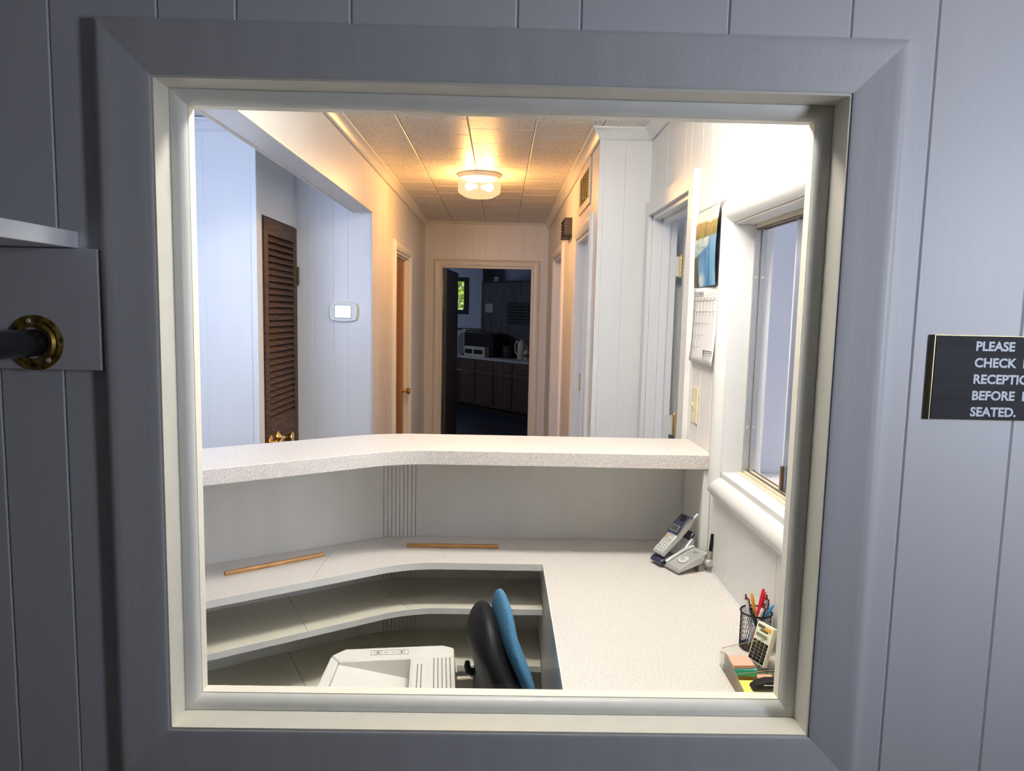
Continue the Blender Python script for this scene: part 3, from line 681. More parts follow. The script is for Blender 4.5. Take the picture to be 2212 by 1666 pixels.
vt = thing('wall_vent', 'cream return air vent high on the hallway wall', 'vent', (.429, 3.60, 2.17))
ov = (.429, 3.60, 2.17)
def vb(nm, y0, z0, y1, z1, x0, x1, mat, **k): g = G(); g.box(x0, y0, z0, x1, y1, z1); return obj(nm, rel(g, ov), mat, vt, **k)
vb('frame', 3.575, 2.160, 4.075, 2.198, .420, .4285, 'vent', bevel=.002); vb('frame', 3.575, 2.345, 4.075, 2.385, .420, .4285, 'vent', bevel=.002)
vb('frame', 3.575, 2.198, 3.615, 2.345, .420, .4285, 'vent', bevel=.002); vb('frame', 4.035, 2.198, 4.075, 2.345, .420, .4285, 'vent', bevel=.002)
vb('backing', 3.615, 2.198, 4.035, 2.345, .4278, .4286, 'dark')
for k in range(9):
    zz = 2.198+.147*(k+.5)/9; vb('slat', 3.6155, zz-.0008, 4.0345, zz+.0008, .4232, .4272, 'ventdark')
for k in range(5):
    yy = 3.615+.42*(k+.5)/5; vb('bar', yy-.008, 2.1985, yy+.008, 2.3445, .4205, .4225, 'ventdark')
for yy, zz in ((3.83, 2.365), (3.83, 2.179)):
    g = G(); g.lathe([(.005, 0), (.004, .002), (.001, .003)], 8, Matrix.Translation((.420, yy, zz)) @ Matrix.Rotation(-PI/2, 4, 'Y')); obj('screw', rel(g, ov), 'steel', vt)
ch = thing('door_chime', 'small dark brown door chime box on the hallway wall', 'chime', (.429, 4.60, 2.09))
g = G(); g.box(-.048, -.10, .008, -.0005, .12, .118); obj('housing', g, 'brown', ch, bevel=.003)
for k in range(5):
    g = G(); g.box(-.053, -.085, .018+k*.020, -.0478, .105, .026+k*.020); obj('rib', g, 'black', ch)
g = G(); g.box(-.053, -.102, 0, -.0005, .122, .0078); obj('base_ledge', g, 'black', ch)

th = thing('thermostat', 'white touch screen thermostat with lit display', 'thermostat', (-.878, 4.0195, 1.60))
def rrect(w, h, r, n=6, bow=0):
    pts = []
    for cx, cy, a0 in ((w-r, h-r, 0), (-w+r, h-r, 90), (-w+r, -h+r, 180), (w-r, -h+r, 270)):
        for k in range(n+1):
            a = rad(a0+90*k/n); pts.append([cx+r*math.cos(a), cy+r*math.sin(a)])
    out = []
    m_ = len(pts)
    for i in range(m_):
        a, b = pts[i], pts[(i+1) % m_]; out.append(a)
        L_ = math.hypot(b[0]-a[0], b[1]-a[1])
        if bow and L_ > r*1.5:
            nn = 8
            for q in range(1, nn):
                t = q/nn; x = a[0]+(b[0]-a[0])*t; y = a[1]+(b[1]-a[1])*t; nx, ny = (b[1]-a[1])/L_, -(b[0]-a[0])/L_
                s_ = bow*(1-(2*t-1)**2); out.append([x+nx*s_, y+ny*s_])
    return [tuple(p) for p in out]
TY = lambda a, b, h: Vector((a, -h, b))
g = G(); g.prism(rrect(.076, .050, .016, bow=.006), 0.0, .014, TY); obj('back_housing', g, 'almond', th)
g = G(); g.prism(rrect(.073, .050, .016, bow=.006),   .0142, .030, TY); obj('front_cover', g, 'thermo', th, bevel=.004)
g = G(); g.prism(rrect(.047, .0365, .003), 0.0302, .0312, TY); obj('screen_bezel', g, 'ink', th)
g = G(); g.prism(rrect(.0445, .034, .002), .0314, .0320, TY); obj('screen', g, 'screen', th)
g = G(); g.box(-.014, -.0308, .042, .014, -.0301, .0435); obj('logo_line', g, 'ink', th)

# ================================================================== RIGHT WALL ITEMS
sw = thing('light_switch', 'almond light switch plate below the calendar', 'switch', (RX, 2.365, 1.325))
TX = lambda a, b, h: Vector((-h, a, b))      # a along y, b up, h outward (-x)
g = G(); g.prism(rrect(.036, .060, .004), 0.0005, .006, TX); obj('plate', g, 'almond', sw, bevel=.002)
g = G(); g.box(-.009, -.010, -.010, -.006, .010, .014); g.box(-.016, -.006, -.001, -.009, .006, .010); obj('toggle', g, 'almond', sw, bevel=.001)
for s_ in (-1, 1):
    g = G(); g.lathe([(.0035, 0), (.003, .0015), (.001, .002)], 8, Matrix.Translation((-.006, 0, s_*.030)) @ Matrix.Rotation(-PI/2, 4, 'Y')); obj('screw', g, 'almond', sw)

# calendar: printed sheets hanging on the wall
cal = thing('wall_calendar', 'wall calendar with a waterfall picture open at December', 'calendar', (RX, 2.285, 1.47))
def vcol_mat(name):
    m, n, b = nt(name); a = n.nodes.new('ShaderNodeVertexColor'); a.layer_name = 'print'; n.links.new(a.outputs[0], b.inputs['Base Color']); b.inputs['Roughness'].default_value = .35; return m
M['print'] = vcol_mat('printed_photo')
def srgb(r, g, b): return tuple(((c/255)/12.92 if c/255 <= .04045 else ((c/255+.055)/1.055)**2.4) for c in (r, g, b))
def nz(x, y, s=0): return math.sin(x*12.9+y*78.2+s*3.7)*43758.5 % 1.0
def sn(x, y, s=0):
    xi, yi = math.floor(x), math.floor(y); fx, fy = x-xi, y-yi; fx = fx*fx*(3-2*fx); fy = fy*fy*(3-2*fy)
    return (nz(xi, yi, s)*(1-fx)+nz(xi+1, yi, s)*fx)*(1-fy)+(nz(xi, yi+1, s)*(1-fx)+nz(xi+1, yi+1, s)*fx)*fy
def mixc(a, b, t): t = max(0, min(1, t)); return tuple(p*(1-t)+q*t for p, q in zip(a, b))
def picture(u, v):     # u 0..1 left->right as seen, v 0..1 bottom->top
    n1 = sn(u*9, v*9, 1); n2 = sn(u*26, v*26, 2)
    top = .56+.05*u+.012*(n2-.5)          # river lip
    tree = .86-.04*u+.05*(n1-.5)+.02*(n2-.5)
    if v > tree: c = mixc(srgb(150, 195, 215), srgb(245, 245, 240), .35+.8*sn(u*4+1, v*5, 5)); return c
    if v > top+.07*(1-u)+.02:
        c = mixc(srgb(150, 150, 20), srgb(30, 85, 15), n1*1.2-.1); c = mixc(c, srgb(205, 150, 40), max(0, n2-.45)*1.6*(v-.5)*2.2); return c
    right = u > .62-.10*(top-v)
    if v > top-.16*(1-u) and not right: return mixc(srgb(150, 195, 200), srgb(225, 235, 230), sn(u*14, v*40, 3)*1.1)
    bank = .16+.22*(.35-v) if v < .42 else -1
    if u < bank+.05*(n2-.5): return mixc(srgb(30, 60, 25), srgb(110, 110, 40), n2)
    st = sn(u*40, v*3, 4)
    c = mixc(srgb(0, 110, 175), srgb(30, 190, 230), st)
    if u > .72: c = mixc(srgb(60, 150, 205), srgb(150, 210, 235), sn(u*30, v*4, 7))
    mist = max(0, 1-abs(u-.32)*4)*max(0, 1-v*2.4)*1.6+max(0, (u-.72))*max(0, .45-v)*5
    return mixc(c, srgb(220, 235, 245), mist*(.4+.8*n1))
def sheet(name, y0, y1, z0, z1, colour, nx, nz_, curl, hoff, mat='print', parent=cal):
    g = G(); cols = []
    for j in range(nz_+1):
        for i in range(nx+1):
            u = i/nx; v = j/nz_
            h = hoff+curl(u, v); g.v.append((-h, y1+(y0-y1)*u-2.285, z0+(z1-z0)*v-1.47)); cols.append(colour(u, v))
    for j in range(nz_):
        for i in range(nx): a = j*(nx+1)+i; g.f.append((a, a+1, a+nx+2, a+nx+1)); g.mi.append(0)
    o = obj(name, g, mat, parent, True); ca = o.data.color_attributes.new('print', 'FLOAT_COLOR', 'POINT')
    for i, c in enumerate(cols): ca.data[i].color = (*c, 1)
    so_ = o.modifiers.new('t', 'SOLIDIFY'); so_.thickness = .0006
    return o
# seen from the room the left edge of the print is the far side (larger y)
sheet('picture_page', 2.150, 2.428, 1.716, 1.960, lambda u, v: tuple(c**1.35*.8 for c in picture(u, v)), 60, 66, lambda u, v: .003+.006*math.sin(PI*v)*(.5+.5*u)+.012*(u**3)*(1-v*.3), .0045)
o = sheet('month_page', 2.150, 2.424, 1.471, 1.714, lambda u, v: (.84, .84, .85), 8, 12, lambda u, v: .002+.008*(1-v)**3+.004*u*(1-v), .0045)
for k in range(3):
    cc = ((.42, .05, .05), (.55, .20, .15), (.10, .12, .16))[k]
    sheet('back_page', 2.144-.002*k, 2.424, 1.722-.003*k, 1.966+.001*k, (lambda c: (lambda u, v: mixc(c, (.7, .55, .5), .3*sn(u*9, v*9)+(.3 if v > .8 else 0))))(cc), 12, 12, lambda u, v: .0, .0008+.0012*k)
g = G(); g.lathe([(.004, 0), (.003, .003)], 10, Matrix.Translation((-.0115, .0, .484)) @ Matrix.Rotation(-PI/2, 4, 'Y')); obj('nail', g, 'steel', cal)
def cal_h(v): return .0045+.002+.008*(1-v)**3+.0012
def calmat(y, z, h): return Matrix.Translation((-h, y-2.285, z-1.47)) @ Matrix(((0, 0, -1, 0), (-1, 0, 0, 0), (0, 1, 0, 0), (0, 0, 0, 1)))
place_text('lettering', 'DECEMBER', .024, 'ink', cal, calmat(2.420, 1.685, .0078), sx=.95, ext=.0001)
gl = G()
days = ['SUN', 'MON', 'TUE', 'WED', 'THU', 'FRI', 'SAT']
cw = (2.418-2.162)/7
for k, dname in enumerate(days): place_text('lettering', dname, .0085, 'ink', cal, calmat(2.414-cw*k, 1.674, .0079), ext=.0001)
rz = [1.671, 1.636, 1.598, 1.560, 1.522]
for r_, zz in enumerate(rz):
    hh = .0076+.008*(1-(zz-1.471)/.243)**3
    gl.box(-hh-.0003, 2.160-2.285, zz-1.47, -hh+.0006, 2.420-2.285, zz-1.47+.0009)
    for k in range(7):
        dnum = r_*7+k if r_ else k
        if 1 <= dnum <= 31: place_text('lettering', str(dnum), .010, 'ink', cal, calmat(2.414-cw*k, zz-.011, hh+.0002), ext=.0001)
for k in range(8):
    yy = 2.4185-cw*k-2.285
    for r_ in range(5):
        if r_ == 4 and k > 4: continue
        zt = rz[r_]; zb = rz[r_+1] if r_ < 4 else 1.485
        h1 = .0076+.008*(1-(zt-1.471)/.243)**3; h2 = .0076+.008*(1-(zb-1.471)/.243)**3
        gl.add([(-h1, yy, zt-1.47), (-h1, yy-.0007, zt-1.47), (-h2, yy-.0007, zb-1.47), (-h2, yy, zb-1.47), (-h1+.0008, yy, zt-1.47), (-h1+.0008, yy-.0007, zt-1.47), (-h2+.0008, yy-.0007, zb-1.47), (-h2+.0008, yy, zb-1.47)], [(0, 1, 2, 3), (4, 7, 6, 5), (0, 4, 5, 1), (1, 5, 6, 2), (2, 6, 7, 3), (3, 7, 4, 0)])
for k in range(5):
    zz = 1.485+k*.0075; gl.box(-.0165, 2.165-2.285, zz-1.47, -.0135, 2.255-2.285, zz-1.47+.0007)
gl.box(-.0165, 2.165-2.285, .015, -.0135, 2.1657-2.285, .045); gl.box(-.0165, 2.255-2.285, .015, -.0135, 2.2557-2.285, .045)
obj('date_grid', gl, 'ink', cal)

# ================================================================== WAITING ROOM SIDE
sg = thing('reception_sign', 'dark engraved sign with brass edge asking visitors to check in', 'sign', (.697, FY2-.0005, 1.465))
SW, SH = .30, .138
Ts = Matrix.Translation((0, 0, 0))
g = G(); g.box(0, -.004, 0, SW, 0, SH); obj('plate', g, 'gold', sg)
g = G(); g.box(.0075, -.0052, .0004, SW-.0005, -.0041, SH-.0009); obj('plate_face', g, 'signface', sg)
g = G(); g.box(0, -.0052, 0, .0045, -.0041, SH); obj('edge_bar', g, 'dark', sg)
for k, ln in enumerate(('PLEASE', 'CHECK  IN  AT', 'RECEPTION', 'BEFORE  BEING', 'SEATED.')):
    place_text('lettering', ln, .0206, 'signtext', sg, Matrix.Translation((.072, -.0055, SH-.0240-k*.0268)) @ Matrix.Rotation(PI/2, 4, 'X'), offset=.0007, sx=1.0)
# coat shelf and rod at left
cs = thing('coat_shelf', 'white coat shelf board at the left edge', 'shelf', (-1.02, .1, 1.709))
g = G(); g.box(.0005, -.30, 0, .353, 1.0495, .026); obj('shelf_board', g, 'white', cs, bevel=.0015)
rb = thing('rod_board', 'grey painted board on the wall that carries the coat rod', 'board', (-.9, FY2, 1.518))
g = G(); g.box(-.119, -.016, 0, .2695, -.0005, .1895); obj('board', g, 'paint_front', rb, bevel=.0012)
rd = thing('coat_rod', 'black metal coat rod in a worn brass flange', 'rod', (-.731, 1.13, 1.560))
g = G(); T = Matrix.Translation((0, .0035, 0)) @ Matrix.Rotation(PI/2, 4, 'X')
prof = [(.026, 0), (.0435, 0), (.0435, .002), (.038, .0055), (.034, .004), (.030, .0075), (.026, .0075)]
g.lathe(prof+[prof[0]], 40, T, cap=False); obj('flange', g, 'brass_old', rd, True)
g = G(); g.lathe([(.0255, .0), (.0255, .002), (.0, .002)], 30, T, cap=False); obj('socket', g, 'paint_front', rd)
g = G(); g.tube([(0, .0025, 0), (0, -1.4, 0)], .0215, 24); obj('rod', g, 'blackgloss', rd, True)
for a in (-50, 100):
    g = G(); g.lathe([(.004, .0055), (.003, .008), (.001, .0085)], 8, T @ Matrix.Rotation(rad(a), 4, 'Z') @ Matrix.Translation((.035, 0, 0))); obj('screw', g, 'steel', rd)
for yy in (-1.39,):
    g = G(); g.box(-.288, yy-.01, -.05, .05, yy+.005, .14); obj('end_bracket', g, 'paint_front', rd)

# ================================================================== DESK ITEMS
def bar(name, label, a, b, w, h):
    a = Vector((*a, ZD+.0006)); b = Vector((*b, ZD+.0006)); L_ = (b-a).length
    g = G(); g.prism([(-w/2, 0), (w/2, 0), (w/2, h*.75), (w/2-.002, h), (-w/2+.003, h), (-w/2, h*.6)], 0, L_, lambda p, q, hh: Vector((hh, p, q)))
    o = obj(name, g, 'oak', bevel=.0008); o.location = a; o.rotation_euler = (0, 0, math.atan2(b.y-a.y, b.x-a.x)); return tag(o, label, 'wood strip', 'loose oak strips on the desk')
bar('oak_strip', 'oak strip lying on the left wing of the desk', (-.786, 2.010), (-.545, 2.188), .014, .010)
bar('oak_strip', 'oak strip lying parallel to the back panel, right one of two', (-.296, 2.288), (.006, 2.290), .016, .010)

# --- cordless phone
PH = thing('cordless_phone', 'silver cordless phone base with stub antenna at the desk corner', 'phone', (.546, 2.062, ZD+.0005), rad(24))
BL = lambda a, b, h: Vector((a, h, b))       # (l, z, w)
body = [(.000, .010), (.004, .006), (.050, .016), (.085, .024), (.112, .028), (.116, .050), (.112, .056), (.070, .046), (.030, .030), (.004, .020)]
g = G(); g.prism(body, .000, .066, BL); obj('base_body', g, 'silver', PH, True, bevel=.004, segs=3)
g = G(); g.prism([(a, b+.001) for a, b in ((.004, .020), (.030, .031), (.070, .047), (.110, .057), (.110, .060), (.070, .051), (.030, .035), (.004, .024))], .060, .072, BL); obj('ridge', g, 'silverlight', PH, True, bevel=.002)
g = G(); g.prism([(a, b) for a, b in ((-.010, .010), (-.004, .005), (.040, .014), (.060, .020), (.058, .030), (.030, .026), (.010, .030), (-.004, .024), (-.011, .016))], .072, .128, BL); obj('cradle_nose', g, 'navy', PH, True, bevel=.005, segs=3)
g = G(); g.prism([(.060, .020), (.112, .028), (.118, .074), (.110, .080), (.085, .052), (.058, .030)], .074, .126, BL); obj('cradle_back', g, 'silver', PH, True, bevel=.004)
g = G(); g.prism([(.104, .070), (.122, .082), (.126, .092), (.118, .098), (.100, .078)], .078, .122, BL); obj('cradle_hook', g, 'navy', PH, True, bevel=.004)
for w0 in (.004, .105):
    g = G(); g.prism([(.080, 0), (.104, 0), (.112, .028), (.085, .024)], w0, w0+.022, BL); obj('foot', g, 'taupe', PH, bevel=.002)
g = G(); g.prism([(.006, 0), (.016, 0), (.016, .012), (.004, .010)], .010, .118, BL); obj('foot', g, 'taupe', PH, bevel=.001)
Tsurf = Matrix.Translation((.040, .028, .0365)) @ Matrix.Rotation(rad(-22), 4, 'Y')
g = G(); g.lathe([(.017, 0), (.017, .0012), (.015, .0022), (.0145, .0012)], 28, Tsurf); sp = obj('page_dial', g, 'silverlight', PH, True)
g = G(); g.lathe([(.008, .0012), (.008, .003), (.006, .004), (.001, .0042)], 20, Tsurf); obj('page_button', g, 'silver', sp, True)
g = G(); g.box(-.002, -.012, 0, .001, .010, .0006, T=Matrix.Translation((.090, .030, .0535)) @ Matrix.Rotation(rad(-15), 4, 'Y')); obj('logo_bar', g, 'ink', PH)
g = G(); g.box(-.0007, -.008, 0, .0007, .006, .0006, T=Matrix.Translation((.083, .032, .0512)) @ Matrix.Rotation(rad(-18), 4, 'Y')); obj('logo_bar', g, 'ink', PH)
def antenna(l, w, tilt, zb):
    T = Matrix.Translation((l, w, zb))
    g = G(); g.lathe([(.010, -.008), (.0115, -.006), (.0115, .006), (.010, .008)], 18, T @ Matrix.Rotation(PI/2, 4, 'X')); an = obj('antenna_hinge', g, 'silver', PH, True)
    T2 = T @ Matrix.Rotation(rad(tilt), 4, 'Y')
    g = G(); g.box(-.006, -.005, -.004, .006, .005, .036, T=T2); obj('antenna_base', g, 'taupe', an, bevel=.002)
    g = G(); g.box(-.0052, -.004, .036, .0052, .004, .090, T=T2); obj('antenna_rod', g, 'black', an, bevel=.002)
antenna(.106, -.011, 6, .030); antenna(.100, .139, 3, .030)
# handset
hs = thing('phone_handset', 'cordless handset resting in the silver phone cradle', 'phone')
hs.matrix_world = Matrix.Translation((.546, 2.062, ZD+.0005)) @ Matrix.Rotation(rad(24), 4, 'Z') @ Matrix.Translation((.004, .100, .0295)) @ Matrix.Rotation(rad(-40), 4, 'Y')
def hbox(nm, prof, w0, w1, mat, **k): g = G(); g.prism(prof, w0, w1, BL); return obj(nm, g, mat, hs, True, **k)
hbox('body', [(0, 0), (.004, -.0), (.08, -.002), (.135, .000), (.150, .008), (.154, .016), (.148, .024), (.12, .025), (.080, .020), (.0, .018)], -.023, .023, 'silver', bevel=.004, segs=3)
hbox('front_panel', [(.078, .0195), (.12, .0252), (.150, .0245), (.156, .017), (.158, .019), (.151, .028), (.12, .0285), (.078, .0230)], -.0245, .0245, 'navy', bevel=.003, segs=3)
Tp = lambda l, w, z, a: Matrix.Translation((l, w, z)) @ Matrix.Rotation(rad(a), 4, 'Y')
g = G(); g.box(-.011, -.016, 0, .011, .016, .0008, T=Tp(.096, 0, .0268, -7)); obj('display_frame', g, 'silver', hs)
g = G(); g.box(-.009, -.014, 0, .009, .014, .0012, T=Tp(.096, 0, .0270, -7)); obj('display', g, 'lcd', hs)
g = G(); g.lathe([(.013, 0), (.012, .0015), (.008, -.0006), (.001, -.001)], 20, Tp(.136, 0, .0290, 0)); obj('earpiece', g, 'black', hs, True)
for r_ in range(6):
    for c_ in range(3):
        g = G(); l = .010+r_*.0105; g.box(-.0034, -.0045, 0, .0034, .0045, .0022, T=Tp(l, -.013+c_*.013, .0180+l*.025, -1.5)); obj('key', g, 'keys' if not (r_ == 5 and c_ == 2) else 'orange', hs, bevel=.0006)
g = G(); g.tube([(.140, -.016, .010), (.152, -.016, .011), (.156, -.016, .011), (.158, -.016, .011), (.176, -.016, .012), (.180, -.016, .012)], [.0065, .006, .0045, .0036, .0036, .0025], 12); obj('antenna', g, 'silverlight', hs, True)

# --- pen cup
CX, CY = .615, 1.608
pc = thing('pen_cup', 'black wire mesh pen cup on the desk by the wall', 'cup', (CX, CY, ZD+.0006))
R_ = .0345; Hc = .088
g = G(); g.lathe([(R_-.001, 0), (R_, .0), (R_, .004), (R_-.001, .004)], 36); obj('base', g, 'black', pc, True)
g = G(); g.tube([((R_+.001)*math.cos(2*PI*k/36), (R_+.001)*math.sin(2*PI*k/36), Hc) for k in range(37)], .0021, 8); obj('rim', g, 'black', pc, True)
mm, n_, b_ = nt('black_wire_mesh'); N, L = n_.nodes, n_.links
g = G(); nw = 44
for k in range(nw):
    a = 2*PI*k/nw; a2 = a+.55
    for s_ in (1, -1):
        pts = [(R_*math.cos(a+s_*.55*t/5), R_*math.sin(a+s_*.55*t/5), .003+(Hc-.004)*t/5) for t in range(6)]; g.tube(pts, .00045, 3)
o = obj('wire_mesh', g, 'black', pc); o['kind'] = 'stuff'
def pen(name, label, foot, tip, r, mats, kind):
    a = Vector(foot); b = Vector(tip); L_ = (b-a).length; t = thing(name, label, 'pen', a, group='pens in the mesh cup')
    zx = (b-a).normalized(); xx = Vector((1, -.25, 0)); xx = (xx-zx*xx.dot(zx)).normalized(); t.rotation_euler = Matrix((xx, zx.cross(xx), zx)).transposed().to_euler()
    if kind == 'click':
        g = G(); g.lathe([(.0008, 0), (r*.6, .012), (r, .02), (r, L_-.014), (r*.9, L_-.012)], 12); obj('barrel', g, mats[0], t, True)
        g = G(); g.lathe([(r*1.02, L_-.0115), (r*.7, L_-.008), (r*.5, L_-.006), (r*.5, L_-.001), (r*.4, L_)], 12); obj('push_button', g, mats[1], t, True)
        g = G(); g.box(r*.9, -.0018, L_-.050, r*1.6, .0018, L_-.012); g.box(0, -.0018, L_-.0135, r*1.6, .0018, L_-.0115); obj('clip', g, mats[1], t)
    elif kind == 'cap':
        g = G(); g.lathe([(.001, 0), (r*.6, .01), (r*.8, .02), (r*.85, L_-.06)], 12); obj('barrel', g, mats[0], t, True)
        g = G(); g.lathe([(r*1.1, L_-.060), (r*1.15, L_-.055), (r*1.0, L_-.02), (r*.75, L_-.001), (r*.6, L_)], 12); obj('cap', g, mats[1], t, True)
        g = G(); g.box(r*.95, -.0015, L_-.05, r*1.5, .0015, L_-.006); obj('clip', g, mats[1], t)
    elif kind == 'plain':
        g = G(); g.lathe([(.001, 0), (r*.6, .01), (r, .02), (r, L_-.01), (r*.9, L_-.002), (r*.7, L_)], 12); obj('barrel', g, mats[0], t, True)
        g = G(); g.lathe([(r*.72, L_+.0002), (r*.72, L_+.004), (r*.5, L_+.006)], 12); obj('end_plug', g, mats[1], t, True)
    return t
bz = ZD+.006
pen('pen', 'white click pen with maroon clip, leftmost in the cup', (CX-.004, CY-.012, bz), (.589, 1.612, .974), .0042, ('white', 'maroon'), 'click')
pen('pen', 'orange pen in the mesh cup', (CX+.008, CY-.020, bz), (.600, 1.600, .975), .0042, ('penorange', 'penorange'), 'plain')
pen('pen', 'tall red capped pen rising from the mesh cup', (CX-.010, CY-.016, bz), (.624, 1.595, .994), .0046, ('red', 'red'), 'cap')
pen('pen', 'white click pen with maroon clip, rightmost in the cup', (CX+.018, CY+.006, bz), (.636, 1.603, .977), .0042, ('white', 'maroon'), 'click')
pen('pen', 'white click pen with maroon clip leaning low in the middle', (CX-.018, CY-.006, bz), (.626, 1.585, .963), .0042, ('white', 'maroon'), 'click')
pen('pen', 'bright blue pen leaning to the right in the cup', (CX-.016, CY+.012, bz), (.643, 1.586, .954), .0040, ('penblue', 'penblue'), 'plain')
pen('pen', 'translucent pen with pale clip leaning far right', (CX+.010, CY+.024, bz), (.642, 1.606, .950), .0042, ('penclear', 'penclear'), 'plain')
pen('pen', 'dark navy marker low in the cup', (CX+.020, CY-.010, bz), (.596, 1.590, .945), .0052, ('navy', 'black'), 'plain')

# --- clear organizer
og_ = thing('desk_organizer', 'clear acrylic desk organizer holding sticky notes', 'organizer', (.505, 1.365, ZD+.0006))
oo = (.505, 1.365, 0)
def ac(nm, x0, y0, z0, x1, y1, z1): g = G(); g.box(x0-.505, y0-1.365, z0, x1-.505, y1-1.365, z1); return obj(nm, g, 'acrylic', og_)
ac('bottom', .505, 1.365, 0, .654, 1.520, .0022)
# left wall with sloping top
def poly_wall(nm, x, pts): g = G(); g.prism(pts, x-.505, x-.505+.0022, lambda a, b, h: Vector((h, a-1.365, b))); return obj(nm, g, 'acrylic', og_)
poly_wall('side_wall', .505, [(1.365, .0024), (1.520, .0024), (1.520, .030), (1.490, .043), (1.475, .046), (1.462, .044), (1.400, .030), (1.365, .026)])
poly_wall('side_wall', .651, [(1.365, .0024), (1.520, .0024), (1.520, .060), (1.365, .026)])
def cross_wall(nm, y, h1, h2):
    g = G(); g.prism([(.5075, .0024), (.6505, .0024), (.6505, h2), (.58, (h1+h2)/2+.004), (.5075, h1)], y-1.365, y-1.365+.0022, lambda a, b, h: Vector((a-.505, h, b))); o = obj(nm, g, 'acrylic', og_); return o
cross_wall('back_wall', 1.5175, .040, .068); cross_wall('divider', 1.4300, .0245, .036); cross_wall('front_wall', 1.3650, .024, .026)
g = G(); g.tube([(.0011, .155, .0305), (.0011, .125, .0435), (.0011, .110, .0465), (.0011, .097, .0445), (.0011, .035, .0305)], .0007, 5); g.tube([(.0011, .035, .0305), (.0011, .0, .0265)], .0007, 5)
g.tube([(.003, .066, .0250), (.075, .066, .0345), (.145, .066, .0365)], .0007, 5); g.tube([(.003, .1535, .0405), (.075, .1535, .058), (.145, .1535, .0685)], .0007, 5); obj('rim_edge', g, 'acrylicedge', og_)
def pad(name, label, x0, y0, z0, x1, y1, z1, mat, rz=0):
    cx, cy = (x0+x1)/2, (y0+y1)/2; g = G(); g.box(x0-cx, y0-cy, 0, x1-cx, y1-cy, z1-z0); o = obj(name, g, mat, bevel=.0004); o.location = (cx, cy, z0); o.rotation_euler = (0, 0, rz); return tag(o, label, 'sticky notes', 'sticky note pads in the organizer')
z_ = ZD+.0032
pad('sticky_pad', 'orange sticky pad at the bottom of the stack', .510, 1.438, z_, .556, 1.482, z_+.014, 'orange', .02)
pad('sticky_pad', 'teal sticky pad under the salmon one', .510, 1.437, z_+.0145, .560, 1.484, z_+.030, 'teal', -.02)
pad('sticky_pad', 'salmon sticky pad on top of the stack', .509, 1.440, z_+.0305, .555, 1.485, z_+.038, 'salmon', .03)
pad('sticky_pad', 'flat salmon sticky pad beside the calculator foot', .566, 1.436, z_, .600, 1.464, z_+.006, 'salmon')
pad('sticky_pad', 'yellow sticky pad in the front compartment', .510, 1.372, z_, .585, 1.427, z_+.012, 'yellow')
pad('sticky_pad', 'lime sticky pad at the right end of the organizer', .5875, 1.372, z_, .648, 1.427, z_+.013, 'lime')
st = thing('stapler', 'small black stapler lying in the front of the organizer', 'stapler', (.530, 1.392, z_+.0136))
g = G(); g.prism([(.0, 0), (.108, 0), (.110, .003), (.110, .017), (.095, .021), (.03, .020), (.012, .014), (.002, .006)], -.012, .012, BL); obj('cover', g, 'black', st, True, bevel=.003, segs=3)
g = G(); g.box(.022, -.0135, .0125, .100, -.0122, .0142); obj('side_line', g, 'steel', st)

# --- calculator leaning in the organizer
kc = thing('calculator', 'ivory pocket calculator standing in the organizer', 'calculator')
TL = Vector((.600, 1.555, .936)); TR = Vector((.6185, 1.5045, .938)); BLp = Vector((.578, 1.533, .853))
ux = (TR-TL).normalized(); uy = (TL-BLp); uy = (uy-ux*uy.dot(ux)); Hk = uy.length; uy = uy.normalized(); uz = ux.cross(uy)
mk = Matrix((ux, uy, uz)).transposed().to_4x4(); mk.translation = TL-uy*Hk; kc.matrix_world = mk
WK = (TR-TL).length
g = G(); g.box(0, 0, -.012, WK, Hk, 0); obj('case', g, 'calc', kc, bevel=.0022, segs=3)
def kb(nm, x0, y0, x1, y1, mat, h=.0008): g = G(); g.box(x0*WK, y0*Hk, .0002, x1*WK, y1*Hk, h); return obj(nm, g, mat, kc)
kb('solar_panel', .10, .875, .50, .945, 'olive'); kb('solar_panel', .52, .845, .90, .935, 'solar')
kb('solar_panel', .30, .80, .74, .855, 'olive'); kb('display_bezel', .12, .685, .82, .745, 'calc', .0012)
kb('display', .15, .66, .78, .735, 'calclcd', .0016)
for r_ in range(6):
    for c_ in range(4):
        if r_ == 0 and c_ == 3: pass
        xa = .09+c_*.225; yb_ = .05+r_*.088
        kb('key_surround', xa-.02, yb_-.012, xa+.18, yb_+.066, 'black', .0005)
        g = G(); g.box((xa+.02)*WK, (yb_+.008)*Hk, .0005, (xa+.14)*WK, (yb_+.044)*Hk, .0022); obj('key', g, 'brown' if r_ > 0 else 'black', kc, bevel=.0004)

# crumbs on desk
# ================================================================== PRINTER ON ITS STAND
PO = Vector((-.265, 1.70, 0)); prz = rad(5)
ps = thing('printer_stand', 'low grey stand under the laser printer', 'stand', PO, prz)
g = G(); g.box(-.20, -.20, .43, .20, .19, .455); obj('stand_top', g, 'paint_grey', ps, bevel=.002)
for sx in (-1, 1):
    for sy in (-1, 1):
        g = G(); g.box(sx*.18-.015, sy*.175-.015, 0, sx*.18+.015, sy*.175+.015, .4295); obj('leg', g, 'paint_grey', ps)
pr = thing('printer', 'off-white laser printer beside the black chair back', 'printer', PO+Vector((0, 0, .4555)), prz)
PH_ = .2445; hw = .170; by0, by1 = -.19, .185
